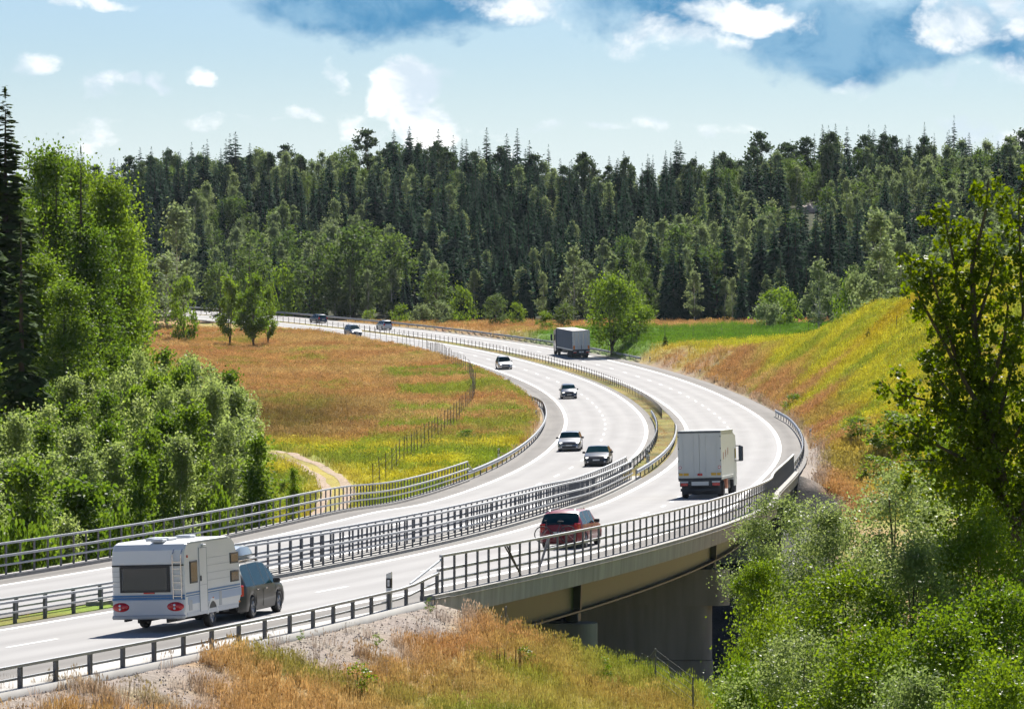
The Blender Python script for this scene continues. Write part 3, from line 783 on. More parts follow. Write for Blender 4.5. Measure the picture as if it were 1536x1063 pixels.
P_LOW = post_mesh('post', .09, .12, .64, 'steel_post')
P_GR = post_mesh('post', .07, .10, .70, 'steel_post')
P_WIRE = post_mesh('post', .07, .09, 1.0, 'wood_post')
def RAILS(sgn):   # sgn: side on which traffic runs (+1 right)
    return [(0, 1.17, 1.25, .11, 'top_rail', 'steel_rail'), (sgn * .10, .70, .79, .09, 'middle_rail', 'steel_rail'), (sgn * .10, .36, .43, .08, 'lower_rail', 'steel_rail')]
oR = lambda s: np.interp(np.asarray(s, float), [-90, 8, 20, 32, 45, 47], [13.2, 13.2, 12.9, 12.45, 11.4, 11.2])
dR = lambda s: .13 - .23 * (1 - sstep(np.asarray(s, float), 42, 47))
fence_thing('bridge_railing', 'tall barred bridge railing along the outer edge, nearest the viewer', 'railing', BR0, BR1, 11.2, 1.25, RAILS(-1), .13, P_BR, 'bridge railings', [(BR0, BR0 - 3.0)])
fence_thing('bridge_railing', 'bridge railing on the far left edge above the dirt track', 'railing', 30, BR1 + 2, -11.2, 1.5, RAILS(1), .13, P_BR, 'bridge railings', [(BR1 + 2, BR1 + 5)])
fence_thing('bridge_railing', 'median bridge railing beside the lane with the red car', 'railing', BR0 + 2, BR1 - 3, .46, 1.35, RAILS(1), .09, P_BR, 'bridge railings', [(BR0 + 2, BR0 - 1)])
fence_thing('bridge_railing', 'median bridge railing beside the oncoming lanes', 'railing', BR0 + 2, BR1 + 4, -.46, 1.35, RAILS(-1), .09, P_BR, 'bridge railings', [(BR1 + 4, BR1 + 7)])
LOWR = lambda sgn: [(0, .64, .71, .11, 'top_rail', 'steel_rail'), (sgn * .10, .33, .39, .06, 'lower_rail', 'steel_rail')]
fence_thing('guard_rail', 'low box beam barrier on gravel beside the caravan', 'barrier', S0 + 5, BR0 - .4, oR, 2.0, LOWR(-1), dR, P_LOW, 'low barriers')
fence_thing('guard_rail', 'low median barrier behind the caravan, on the near side of the grass', 'barrier', S0 + 5, BR0 + 1.4, .50, 2.2, LOWR(1), -.03, P_LOW, 'low barriers')
fence_thing('guard_rail', 'low median barrier behind the caravan, beside the oncoming lanes', 'barrier', S0 + 5, BR0 + 1.4, -.50, 2.2, LOWR(-1), -.03, P_LOW, 'low barriers')
WB = lambda sgn: [(sgn * .06, .40, .72, sgn * .07, 'w_beam', 'steel_rail')]
fence_thing('guard_rail', 'guard rail round the outer bend where the bridge railing ends', 'guard rail', BR1 + .6, 292, lambda s: 11.2 - .25 * sstep(np.asarray(s, float), 270, 292), 4.0, WB(-1), -.02, P_GR, 'guard rails')
fence_thing('guard_rail', 'guard rail round the inner bend beside the meadow', 'guard rail', BR1 + 2.6, 372, lambda s: -11.3 - 1.2 * sstep(np.asarray(s, float), 330, 372), 4.0, WB(1), lambda s: -.02 - .5 * sstep(np.asarray(s, float), 345, 372), P_GR, 'guard rails')
fence_thing('guard_rail', 'guard rail on the median side of the white lorry', 'guard rail', BR1 - 2.4, 262, .72, 4.0, WB(1), -.02, P_GR, 'guard rails')
fence_thing('guard_rail', 'guard rail on the median beside the dark oncoming car', 'guard rail', BR1 + 4.6, 300, -.80, 4.0, WB(-1), -.02, P_GR, 'guard rails')
fence_thing('guard_rail', 'long guard rail beyond the blue lorry along the far carriageway', 'guard rail', 452, 880, 12.2, 4.0, WB(-1), .0, P_GR, 'guard rails')
fence_thing('guard_rail', 'guard rail across the road far off behind the twin birches', 'guard rail', 660, 880, -12.0, 4.0, WB(1), .0, P_GR, 'guard rails')
fence_thing('cable_barrier', 'wire rope barrier with many short dark posts along the far median', 'barrier', 296, 880, .05, 2.6,
            [(0, .50, .515, .015, 'cable', 'fence_wire'), (0, .65, .665, .015, 'cable', 'fence_wire'), (0, .80, .815, .015, 'cable', 'fence_wire')], -.03, P_WIRE)
# folded stay bars on the bridge railing near its end
def stays():
    t = thing('railing_stay', 'pair of folded diagonal stay bars on the near bridge railing', 'railing', loc=tuple(rd(55.2, 11.42, .1)))
    b = Vector(rd(55.2, 11.42, .1))
    for s_a, s_b in ((53.6, 55.0), (59.0, 57.2)):
        for k in (0, .25):
            m = MB(); m.tube(Vector(rd(s_a + k, 11.34, 1.30)) - b, Vector(rd(s_b, 11.5, .22)) - b, .03, n=5); m.build('bar', 'black_plastic', t)
stays()
# delineator posts
def delineator(s, o, label, dz=-.1, big=1.0):
    t = thing('delineator_post', label, 'marker post', loc=tuple(rd(s, o, dz)), rz=-heading(s), group='marker posts along the motorway')
    m = MB(); m.prism([(-.07, 0), (.07, 0), (.07, 1.12), (-.07, 1.06)], -.05, .05)
    m.build('shaft', 'white_plastic', t).scale = (big, big, big)
    r = MB(); r.box((0, 0, .82), (.146, .106, .26)); r.build('reflector_band', 'black_plastic', t).scale = (big, big, big)
    w = MB(); w.box((0, -.055, .82), (.06, .01, .18)); w.build('reflector', 'lamp_clear', t).scale = (big, big, big)
delineator(40.8, 11.65, 'tall white and black marker post at the near low barrier', -.1, 1.15)
for s, o, l in ((214, -12.1, 'marker post behind the inner guard rail near the bridge end'), (300, -12.2, 'marker post where the inner bend is tightest'), (342, -12.2, 'marker post by the start of the inner guard rail'),
                (398, -12.2, 'marker post beside the white car on the inner verge'), (440, -12.2, 'thin marker post on the inner verge past the white car'), (206, -.35, 'marker post on the median by the dark oncoming car'),
                (196, .35, 'marker post on the median left of the white lorry'), (306, 12.3, 'marker post just before the outer guard rail'), (356, 12.4, 'marker post on the rusty outer verge'),
                (404, 12.4, 'marker post on the outer verge near the tree shadow'), (446, 12.4, 'marker post right of the blue lorry'), (236, 11.9, 'marker post behind the outer guard rail bend')):
    delineator(s, o, l)

# ------------------------------------------------------------------ fences
def wire_fence(label, pts, h, wires, spacing, mat='wood_post', r=.035):
    P = [Vector((p[0], p[1], T1(p[0], p[1]))) for p in pts]; d = [0]
    for a, b in zip(P, P[1:]): d.append(d[-1] + math.hypot(b.x - a.x, b.y - a.y))
    t = thing('wire_fence', label, 'fence', loc=P[0])
    m = MB(); m.tube((0, 0, -.3), (0, 0, h), r, r * .9, 6); pm = m.mesh('post', mat)
    n = int(d[-1] / spacing) + 1; tops = []
    for q in np.linspace(0, d[-1], n):
        x, y = np.interp(q, d, [p.x for p in P]), np.interp(q, d, [p.y for p in P]); z = T1(x, y)
        o = link('post', pm, t, Vector((x, y, z)) - P[0], (random.uniform(-.04, .04), random.uniform(-.04, .04), 0)); tops.append(Vector((x, y, z)) - P[0])
    for w in wires:
        m = MB()
        for a, b in zip(tops, tops[1:]): m.tube(a + Vector((0, 0, w)), b + Vector((0, 0, w)), .009, n=3, caps=False)
        m.build('wire', 'fence_wire', t)
wire_fence('tall wildlife fence of thin posts and wire curving round the meadow', [on_ground(*q) for q in ((560, 738), (590, 712), (625, 684), (660, 655), (690, 628), (708, 606), (713, 588), (703, 566), (675, 546), (640, 530), (600, 519), (545, 508), (480, 500))], 2.1, (.3, .7, 1.1, 1.5, 1.9), 4.0)
wire_fence('wire fence along the far green crop field', [(6, 548, 0), (14, 551, 0), (26, 553, 0), (38, 552, 0), (50, 548, 0)], 2.1, (.4, .9, 1.4, 1.9), 4.0)
wire_fence('wire fence running down the grassy bank beside the near bridge', [on_ground(*q) for q in ((724, 905), (754, 941), (866, 966), (987, 1042), (1040, 1075))], 1.2, (.3, .52, .74, .96, 1.17), 4.2, 'steel_post', .03)
wire_fence('wire fence with thin posts on the crest of the green hill', [(37, 372, 0), (41, 362, 0), (46, 352, 0), (54, 346, 0)], 1.5, (.5, 1.0, 1.4), 3.5)

# ------------------------------------------------------------------ vehicles
def wheel(parent, x, y, r, w, side, name='wheel', rim='rim'):
    """side +1 = outer face towards +y"""
    m = MB(); h = w / 2
    m.lathe([(r * .62, -h), (r * .93, -h), (r, -h * .6), (r, h * .6), (r * .93, h), (r * .62, h)], 22, 'y', (0, 0, 0), True)
    t = m.build('tyre', 'rubber', None, True)
    e = link(name, bpy.data.meshes.new('hub'), parent, (x, y, r))
    hb = MB(); hb.lathe([(0.001, side * h * .55), (r * .18, side * h * .60), (r * .2, side * h * .35), (r * .55, side * h * .45), (r * .63, side * h * .8), (r * .63, -side * h * .8), (0.001, -side * h * .5)], 18, 'y')
    e.data = hb.mesh('rim', rim, False)
    t.parent = e
    for k in range(5):
        a = 2 * math.pi * k / 5
        s = MB(); s.tube((r * .15 * math.cos(a), side * h * .62, r * .15 * math.sin(a)), (r * .58 * math.cos(a), side * h * .70, r * .58 * math.sin(a)), r * .07, r * .09, 4)
        s.build('spoke', rim, e)
    return e
def make_car(name, label, mtx, L, Wd, H, paint, top, belt, wb, cabin, wr=.32, roofrails=False, lights_on=True, group=None, plate=True, small=False):
    """top: (x, z) outline of bonnet, screen, roof and tail from rear to front; cabin: x of rear glass base/top, pillars, screen top/base"""
    t = thing(name, label, 'car', matrix=mtx, group=group)
    hw = Wd / 2; xr, xf = -L / 2, L / 2
    fa, ra = wb / 2 + .06, -wb / 2 + .06
    rb, rt, p1, p2, ft, fb = cabin
    ar = wr + .055
    xs = set([xr, xr + .10, xr + .28, xf, xf - .12, xf - .34, rb, rt, ft, fb] + list(p1) + list(p2))
    for c in (fa, ra):
        for k in range(9): xs.add(c + ar * math.cos(math.pi * k / 8))
        xs.add(c - ar - .002); xs.add(c + ar + .002)
    xs = sorted(xs); xs = [x for i, x in enumerate(xs) if i == 0 or x - xs[i - 1] > .0015]
    tx, tz = [p[0] for p in top], [p[1] for p in top]; bx, bz = [p[0] for p in belt], [p[1] for p in belt]
    rings = []
    for x in xs:
        zt, zb = float(np.interp(x, tx, tz)), float(np.interp(x, bx, bz)); zb = min(zb, zt - .05)
        zl = .24
        for c in (fa, ra):
            if abs(x - c) < ar: zl = max(zl, wr + math.sqrt(max(0, ar * ar - (x - c) ** 2)) * .97)
        zl = min(zl, zb - .12)
        e = min(1.0, max(0, min(x - xr, xf - x)) / .42); w = hw * (.80 + .20 * math.sin(e * math.pi / 2))
        g = max(0, zt - zb)
        ins = min(.34, g * .36)
        wtop = max(w - .03 - ins, .3)
        rr = [(w * .95, zl), (w * .995, zl + (zb - zl) * .28), (w, zl + (zb - zl) * .62), (w - .03, zb), (wtop, zt - min(.05, g * .3)), (wtop * .82, zt - .008), (0, zt + .012)]
        rings.append(rr)
    V = []; nr = 7
    for x, rr in zip(xs, rings):
        for y, z in rr: V.append((x, -y, z))        # right side
        for y, z in rr[-2::-1]: V.append((x, y, z)) # left side
    k = 13
    faces = {}
    def put(cls, f): faces.setdefault(cls, []).append(f)
    for i in range(len(xs) - 1):
        xm = (xs[i] + xs[i + 1]) / 2
        for j in range(k - 1):
            jj = j if j < 6 else 11 - j
            cls = 'body'
            if jj == 3 and rt - .05 < xm < ft + .42 * (fb - ft):
                inp = any(a < xm < b for a, b in zip(p1, p2))
                if not inp and float(np.interp(xm, tx, tz)) - float(np.interp(xm, bx, bz)) > .22:
                    seg = sum(1 for a in p1 if xm > a); cls = ('window', seg, j < 6)
            if jj in (4, 5) and ft < xm < fb: cls = 'windscreen'
            if jj in (4, 5) and min(rb, rt) < xm < max(rb, rt): cls = 'rear_window'
            put(cls, (i * k + j, (i + 1) * k + j, (i + 1) * k + j + 1, i * k + j + 1))
    n = len(xs)
    put('body', tuple(range(k))); put('body', tuple((n - 1) * k + q for q in range(k - 1, -1, -1)))
    def sub(nm, fs, mat, smooth):
        used = sorted({i for f in fs for i in f}); mp = {a: b for b, a in enumerate(used)}
        me = bpy.data.meshes.new(nm); me.from_pydata([V[i] for i in used], [], [tuple(mp[i] for i in f) for f in fs]); me.update(); me.materials.append(M[mat])
        if smooth:
            me.polygons.foreach_set('use_smooth', [len(p.vertices) == 4 for p in me.polygons])
            me.set_sharp_from_angle(angle=R(38))
        return link(nm, me, t)
    body = sub('body', faces.pop('body'), paint, True)
    for cls, fs in faces.items(): sub(cls if isinstance(cls, str) else 'window', fs, 'glass_dark', True)
    ub = MB(); ub.box((0, 0, .27), (L * .92, Wd * .80, .16)); ub.build('underbody', 'black_plastic', t)
    for x in (fa, ra):
        for sd in (1, -1): wheel(t, x, sd * (hw - .115), wr, .21, sd)
    # lamps, grille, bumpers, plates, mirrors
    zb_f = float(np.interp(xf - .3, tx, tz)); zr_b = float(np.interp(rb, bx, bz))
    for sd in (1, -1):
        m = MB(); m.box((xf - .19, sd * (hw - .29), zb_f - .15), (.24, .30, .11), rz=-sd * .42, bevel=.03); m.build('headlight', 'lamp_lit', t)
        m = MB(); m.box((xf - .02, sd * (hw - .36), .36), (.10, .20, .09), bevel=.015); m.build('fog_lamp', 'lamp_clear', t)
        m = MB(); m.box((xr + .13, sd * (hw - .19), zr_b - .03), (.26, .22, .34), rz=sd * .35, bevel=.03); m.build('tail_light', 'lamp_red', t)
        m = MB(); m.box((fb - .55, sd * (hw + .09), float(np.interp(fb - .5, bx, bz)) + .07), (.12, .22, .15), bevel=.03); m.build('mirror', 'black_plastic', t)
    m = MB(); m.box((xf + .005, 0, zb_f - .22), (.06, .95, .15), bevel=.015); m.build('grille', 'black_plastic', t)
    m = MB(); m.box((xf + .008, 0, .36), (.07, Wd * .62, .16), bevel=.02); m.build('lower_grille', 'black_plastic', t)
    m = MB(); m.box((xr - .012, 0, .40), (.07, Wd * .76, .22), bevel=.03); m.build('rear_bumper', paint, t)
    if plate:
        m = MB(); m.box((xf + .045, 0, .50), (.015, .50, .11)); m.build('number_plate', 'plate', t)
        m = MB(); m.box((xr - .03, 0, .66), (.015, .50, .11)); m.build('number_plate', 'plate', t)
    for sd in (1, -1):
        for xx in ((rt + ft) / 2 - .2, (rt + ft) / 2 + .75):
            m = MB(); m.box((xx, sd * (hw + .008), float(np.interp(xx, bx, bz)) - .13), (.2, .03, .035)); m.build('door_handle', 'chrome' if not small else paint, t)
        for xx in ((rt + ft) / 2 - .55, (rt + ft) / 2 + .42):
            m = MB(); m.box((xx, sd * (hw - .004), .58), (.012, .012, .55)); m.build('door_seam', 'black_plastic', t)
    if roofrails:
        for sd in (1, -1):
            m = MB(); zt = float(np.interp(0, tx, tz)); m.path([(rt + .15, sd * (hw - .40), zt - .03), (rt + .3, sd * (hw - .40), zt + .05), (ft - .4, sd * (hw - .40), zt + .05), (ft - .25, sd * (hw - .40), zt - .03)], [.02] * 4, 5)
            m.build('roof_rail', 'chrome', t)
    return t
def estate(L, H):    # estate / people carrier outline
    r = -L / 2; f = L / 2
    return dict(top=[(r, .72), (r + .05, .98), (r + .46, H - .12), (r + .75, H - .03), (-.2, H), (.55, H - .04), (f - 1.35, 1.06), (f - 1.0, .98), (f - .3, .84), (f - .05, .70), (f, .58)],
                belt=[(r, .80), (r + .1, .98), (0, .97), (f - 1.2, .95), (f - .2, .72), (f, .50)],
                cabin=(r + .06, r + .50, (-L * .22, L * .005, .52), (-L * .22 + .07, L * .005 + .07, .60), .55, f - 1.32))
def saloon(L, H):
    r = -L / 2; f = L / 2
    return dict(top=[(r, .70), (r + .08, .96), (r + .45, 1.02), (r + 1.15, H - .06), (-.25, H), (.35, H - .04), (f - 1.38, 1.00), (f - 1.0, .93), (f - .3, .80), (f - .06, .68), (f, .56)],
                belt=[(r, .74), (r + .3, .93), (0, .92), (f - 1.3, .90), (f - .2, .68), (f, .48)],
                cabin=(r + .48, r + 1.12, (-L * .17, L * .01, .40), (-L * .17 + .07, L * .01 + .07, .48), .35, f - 1.36))
def mpv(L, H):
    r = -L / 2; f = L / 2
    return dict(top=[(r, .75), (r + .04, 1.02), (r + .38, H - .10), (r + .65, H - .02), (-.1, H), (.6, H - .06), (f - .98, 1.12), (f - .7, 1.02), (f - .2, .84), (f - .04, .70), (f, .58)],
                belt=[(r, .84), (r + .1, 1.00), (0, .98), (f - 1.0, .96), (f - .2, .72), (f, .50)],
                cabin=(r + .05, r + .42, (-L * .24, -L * .01, .62), (-L * .24 + .07, -L * .01 + .07, .70), .60, f - .95))
make_car('car', 'dark grey people carrier towing the caravan, with roof box', frame(39.0, 7.30) @ Matrix.Rotation(R(5.5), 4, 'Z'), 4.75, 1.90, 1.72, 'paint_grey', wb=2.85, wr=.34, roofrails=True, **mpv(4.82, 1.72))
CARD = [
    ('red estate car with a bicycle on its tailgate, on the bridge', 80.2, 7.2, False, estate, 4.7, 1.84, 1.56, 'paint_red', True),
    ('dark oncoming saloon on the left carriageway, nearest to the median railing end', 203.0, -3.75, True, saloon, 4.75, 1.86, 1.46, 'paint_black', False),
    ('grey oncoming estate car following the inner edge line', 229.8, -7.45, True, estate, 4.7, 1.84, 1.52, 'paint_midgrey', False),
    ('navy blue oncoming car alone in mid bend', 359.0, -7.55, True, mpv, 4.3, 1.80, 1.62, 'paint_navy', False),
    ('silver white oncoming car far round the bend near the wildlife fence', 445.5, -7.8, True, estate, 4.6, 1.86, 1.70, 'paint_silver', True),
    ('dark off-road car oncoming at the far edge of the meadow', 564.5, -7.6, True, mpv, 4.7, 1.92, 1.82, 'paint_navy', True),
    ('dark blue car driving away, farthest on the right carriageway', 616.0, 5.0, False, estate, 4.6, 1.84, 1.55, 'paint_navy', False),
    ('small silver car driving away on the far right carriageway', 586.0, 5.3, False, mpv, 4.0, 1.74, 1.60, 'paint_silver', False)]
for lab, s, o, rev, kind, L, W_, H_, pt, rr in CARD:
    make_car('car', lab, frame(s, o, rev), L, W_, H_, pt, wb=L * .58, roofrails=rr, small=True, **kind(L, H_))
# roof box on the people carrier
def roof_box():
    t = thing('roof_box', 'pale grey roof box on top of the dark people carrier', 'roof box', matrix=frame(39.0, 7.30) @ Matrix.Rotation(R(5.5), 4, 'Z') @ Matrix.Translation((-.35, -.05, 1.78)))
    m = MB(); st = [(-1.05, .30, .02, .22), (-.95, .38, 0, .30), (-.4, .42, 0, .38), (.4, .42, 0, .36), (.85, .36, .02, .26), (1.05, .22, .06, .16)]
    V = []; F = []
    for x, w, z0, z1 in st: V += [(x, -w * .9, z0), (x, -w, z0 + .1), (x, -w * .8, z1), (x, 0, z1 + .04), (x, w * .8, z1), (x, w, z0 + .1), (x, w * .9, z0)]
    for i in range(len(st) - 1):
        for j in range(7): F.append((i * 7 + j, i * 7 + (j + 1) % 7, (i + 1) * 7 + (j + 1) % 7, (i + 1) * 7 + j))
    F += [tuple(range(6, -1, -1)), tuple(len(st) * 7 - 7 + j for j in range(7))]
    me = bpy.data.meshes.new('shell'); me.from_pydata(V, [], F); me.update(); me.materials.append(M['roofbox'])
    me.polygons.foreach_set('use_smooth', [True] * len(F)); me.set_sharp_from_angle(angle=R(40)); link('shell', me, t)
    for x in (-.55, .5):
        b = MB(); b.box((x, 0, -.035), (.07, 1.15, .04)); b.build('cross_bar', 'black_plastic', t)
    b = MB(); b.box((0, -.425, .11), (1.9, .012, .03)); b.build('seam', 'black_plastic', t)
roof_box()
# bicycle hung across the red car's tailgate
def bicycle():
    t = thing('bicycle', 'bicycle hanging across the back of the red car', 'bicycle', matrix=frame(80.2, 7.2) @ Matrix.Translation((-2.62, .12, .62)))
    r = .335
    def ring(y, nm='wheel'):
        m = MB(); n = 28; k = 6; V = []; F = []
        for i in range(n):
            a = 2 * math.pi * i / n
            for j in range(k):
                b = 2 * math.pi * j / k; q = r + .022 * math.cos(b); V.append((.022 * math.sin(b), y + q * math.cos(a), q * math.sin(a)))
        for i in range(n):
            for j in range(k): F.append((i * k + j, ((i + 1) % n) * k + j, ((i + 1) % n) * k + (j + 1) % k, i * k + (j + 1) % k))
        o = m.add(V, F).build(nm, 'rubber', t)
        s = MB()
        for i in range(8):
            a = math.pi * i / 4; s.tube((0, y, 0), (0, y + r * math.cos(a), r * math.sin(a)), .004, n=3)
        s.build('spokes', 'chrome', o)
    ring(.53); ring(-.53)
    bb, seat, head, hb = (-.02, -.05, -.05), (-.02, -.20, .42), (-.02, .34, .45), (-.02, .38, .33)
    m = MB()
    for a, b in ((bb, seat), (bb, hb), (seat, head), (head, hb), (bb, (0, -.53, 0)), (seat, (0, -.53, 0)), (hb, (0, .53, 0))): m.tube(a, b, .019, n=6)
    m.build('frame', 'paint_black', t)
    m = MB(); m.box((-.02, -.23, .52), (.13, .25, .06), bevel=.02); m.tube(seat, (-.02, -.23, .5), .014); m.build('saddle', 'black_plastic', t)
    m = MB(); m.tube(head, (-.02, .38, .56), .015); m.tube((-.28, .40, .57), (.24, .40, .57), .014); m.build('handlebar', 'black_plastic', t)
    m = MB(); m.tube((-.09, -.05, -.05), (-.09, .06, -.17), .012); m.tube((.05, -.05, -.05), (.05, -.16, .07), .012); m.build('crank', 'chrome', t)
bicycle()

# caravan
def caravan():
    t = thing('caravan', 'white touring caravan with blue stripes towed behind the dark people carrier', 'caravan', matrix=frame(34.3, 7.40) @ Matrix.Rotation(R(3), 4, 'Z'))
    L, w, z0, z1 = 4.9, 1.13, .42, 2.60
    r, f = -L / 2, L / 2
    out = [(r + .10, z0), (f - .35, z0), (f - .06, z0 + .35), (f, 1.2), (f - .12, 1.75), (f - .55, z1 - .18), (f - .85, z1 - .02), (f - 1.2, z1 + .03), (r + .5, z1 + .03), (r + .22, z1 - .03), (r + .06, z1 - .20), (r, z1 - .55), (r + .02, 1.0), (r - .02, z0 + .2)]
    m = MB(); n = len(out); cx = sum(p[0] for p in out) / n; cz = 1.5
    V = []
    for y, k in ((-w, .985), (-w + .05, 1.0), (w - .05, 1.0), (w, .985)): V += [(cx + (x - cx) * k, y, cz + (z - cz) * k) for x, z in out]
    F = [tuple(range(n)), tuple(range(4 * n - 1, 3 * n - 1, -1))] + [(q * n + i, q * n + n + i, q * n + n + (i + 1) % n, q * n + (i + 1) % n) for q in range(3) for i in range(n)]
    m.add(V, F); m.build('body', 'caravan_white', t)
    def panel(nm, mat, c, d, parent=None, bevel=.0, **kw):
        q = MB(); q.box(c, d, bevel=bevel, **kw); return q.build(nm, mat, parent or t)
    # rear wall
    panel('rear_panel', 'caravan_grey', (r - .02, 0, .72), (.10, 2.22, .50), bevel=.03)
    panel('bumper', 'caravan_seam', (r - .03, 0, .46), (.16, 2.26, .12), bevel=.03)
    rw = panel('rear_window', 'glass_grey', (r - .012, .09, 1.56), (.035, 1.40, .66), bevel=.01)
    for c, d in (((r - .03, .09, 1.91), (.03, 1.56, .06)), ((r - .03, .09, 1.21), (.03, 1.56, .06)), ((r - .03, .84, 1.56), (.03, .06, .64)), ((r - .03, -.66, 1.56), (.03, .06, .64))): panel('window_frame', 'black_plastic', c, d, rw)
    panel('trim_band', 'black_plastic', (r - .008, 0, 1.965), (.03, 2.24, .045))
    panel('stripe', 'stripe_blue', (r - .008, 0, 1.075), (.035, 2.262, .05)); panel('stripe', 'stripe_blue', (r - .008, 0, .995), (.035, 2.262, .075))
    for z in (1.35, 1.50, 1.65, 1.80):
        panel('seam', 'caravan_seam', (r - .002, .98, z), (.02, .28, .012)); panel('seam', 'caravan_seam', (r - .002, -1.0, z), (.02, .2, .012))
    panel('brake_light', 'lamp_red', (r - .01, -.02, 1.16), (.04, .34, .045))
    for sd in (1, -1):
        o = MB(); o.lathe([(.001, .09), (.55, .07), (.85, .035), (1.0, 0)], 20, 'x'); q = o.build('tail_light', 'lamp_red', t)
        q.scale = (-1, .27, .14); q.location = (r - .065, sd * .85, .76)
        for dz in (.05, -.05):
            e = MB(); e.lathe([(.001, .02), (.04, .0)], 10, 'x'); g = e.build('reflector', 'lamp_clear', q); g.scale = (1, 1 / .27 * .9, 1 / .14 * .9); g.location = (.10, 0, dz / .14)
        panel('marker_light', 'lamp_red', (r + .25, sd * (w + .012), 2.2), (.07, .03, .08))
    lad = panel('ladder', 'chrome', (r - .07, -.80, 1.62), (.03, .03, 1.28)); panel('ladder_rail', 'chrome', (r - .07, -1.06, 1.62), (.03, .03, 1.28), lad)
    for z in np.arange(1.06, 2.25, .2): panel('rung', 'chrome', (r - .07, -.93, z), (.024, .26, .024), lad)
    for y in (-.80, -1.06): panel('ladder_top', 'chrome', (r + .1, y, 2.42), (.36, .03, .03), lad, ry=-.75)
    # right wall (and plain left wall)
    for sd in (-1, 1):
        y = sd * w
        panel('stripe', 'stripe_blue', (-.02, y, 1.12), (L - .24, .014, .05)); panel('stripe', 'stripe_blue', (-.02, y, 1.045), (L - .22, .014, .035)); panel('stripe', 'stripe_pale', (.1, y, .90), (L - .3, .012, .22))
        for z in (1.40, 1.62, 1.84, 2.06): panel('seam', 'caravan_seam', (.35, y, z), (L - 2.2, .010, .012))
        panel('skirt', 'caravan_grey', (-.1, y, .50), (L - .5, .02, .13))
        for x, z, a, b in ((f - .62, 1.95, .72, .34), (f - .62, 1.40, .72, .34), (r + .75, 1.72, .62, .66)):
            wq = panel('window', 'black_plastic', (x, y, z), (a, .05, b), bevel=.012); panel('pane', 'glass_grey', (x, y + sd * .022, z), (a - .1, .016, b - .1), wq)
        panel('hatch', 'caravan_seam', (r + .45, y, .76), (.26, .02, .30)); panel('hatch', 'caravan_seam', (.55, y, .82), (.20, .02, .44))
        a = MB(); nn = 14
        for k_ in range(nn):
            a0, a1 = math.pi * k_ / nn, math.pi * (k_ + 1) / nn
            a.add([(r_ * math.cos(b_), yy, r_ * math.sin(b_)) for b_ in (a0, a1) for yy in (-.02, .03) for r_ in (.37, .45)], [(0, 1, 5, 4), (2, 6, 7, 3), (1, 3, 7, 5), (0, 4, 6, 2)])
        q = a.build('wheel_arch', 'caravan_white', t); q.location = (-.15, y, .40)
        q = MB(); q.add([(.375 * math.cos(math.pi * k_ / 16), 0, .375 * math.sin(math.pi * k_ / 16)) for k_ in range(17)], [tuple(range(17))]); q = q.build('wheel_well', 'black_plastic', t); q.location = (-.15, y + sd * .006, .425)
        wheel(t, -.15, sd * (w - .11), .31, .2, sd)
        panel('side_reflector', 'lamp_orange', (f - .25, y, .60), (.09, .03, .05)); panel('side_reflector', 'lamp_orange', (-.1, y, .86), (.07, .03, .05))
    d = panel('door', 'caravan_white', (r + 1.55, -w - .004, 1.46), (.62, .03, 1.86), bevel=.008)
    for c, dd in (((r + 1.23, -w - .015, 1.46), (.014, .016, 1.88)), ((r + 1.87, -w - .015, 1.46), (.014, .016, 1.88)), ((r + 1.55, -w - .022, 1.30), (.62, .01, .014)), ((r + 1.55, -w - .015, 2.40), (.64, .016, .014))): panel('door_seam', 'caravan_seam', c, dd, d)
    panel('door_handle', 'black_plastic', (r + 1.30, -w - .03, 1.50), (.05, .04, .16), d)
    panel('awning_lamp', 'caravan_white', (r + 1.6, -w - .03, 2.46), (.22, .10, .07), bevel=.02)
    panel('awning_rail', 'caravan_seam', (-.4, -w + .01, z1 - .02), (3.4, .05, .05))
    # roof hatches, drawbar, jockey wheel, steadies
    for x, y, a in ((-1.0, .1, .75), (.5, -.1, .5), (-2.0, -.2, .4)): panel('roof_hatch', 'caravan_grey', (x, y, z1 + .075), (a, a, .09), bevel=.03)
    for y in (-.4, .4):
        q = MB(); q.tube((f - .4, y, .42), (f + 1.15, 0, .42), .035); q.build('drawbar', 'chassis', t)
    q = MB(); q.box((f + .38, 0, .68), (.62, 1.5, .48), bevel=.08); q.build('gas_locker', 'caravan_white', t)
    for x in (r + .35, f - .6):
        for sd in (1, -1): panel('corner_steady', 'chassis', (x, sd * .8, .36), (.5, .06, .08))
    panel('chassis_beam', 'chassis', (0, .45, .34), (L - .6, .07, .15)); panel('chassis_beam', 'chassis', (0, -.45, .34), (L - .6, .07, .15)); panel('axle', 'chassis', (-.15, 0, .31), (.1, 2.0, .1))
caravan()

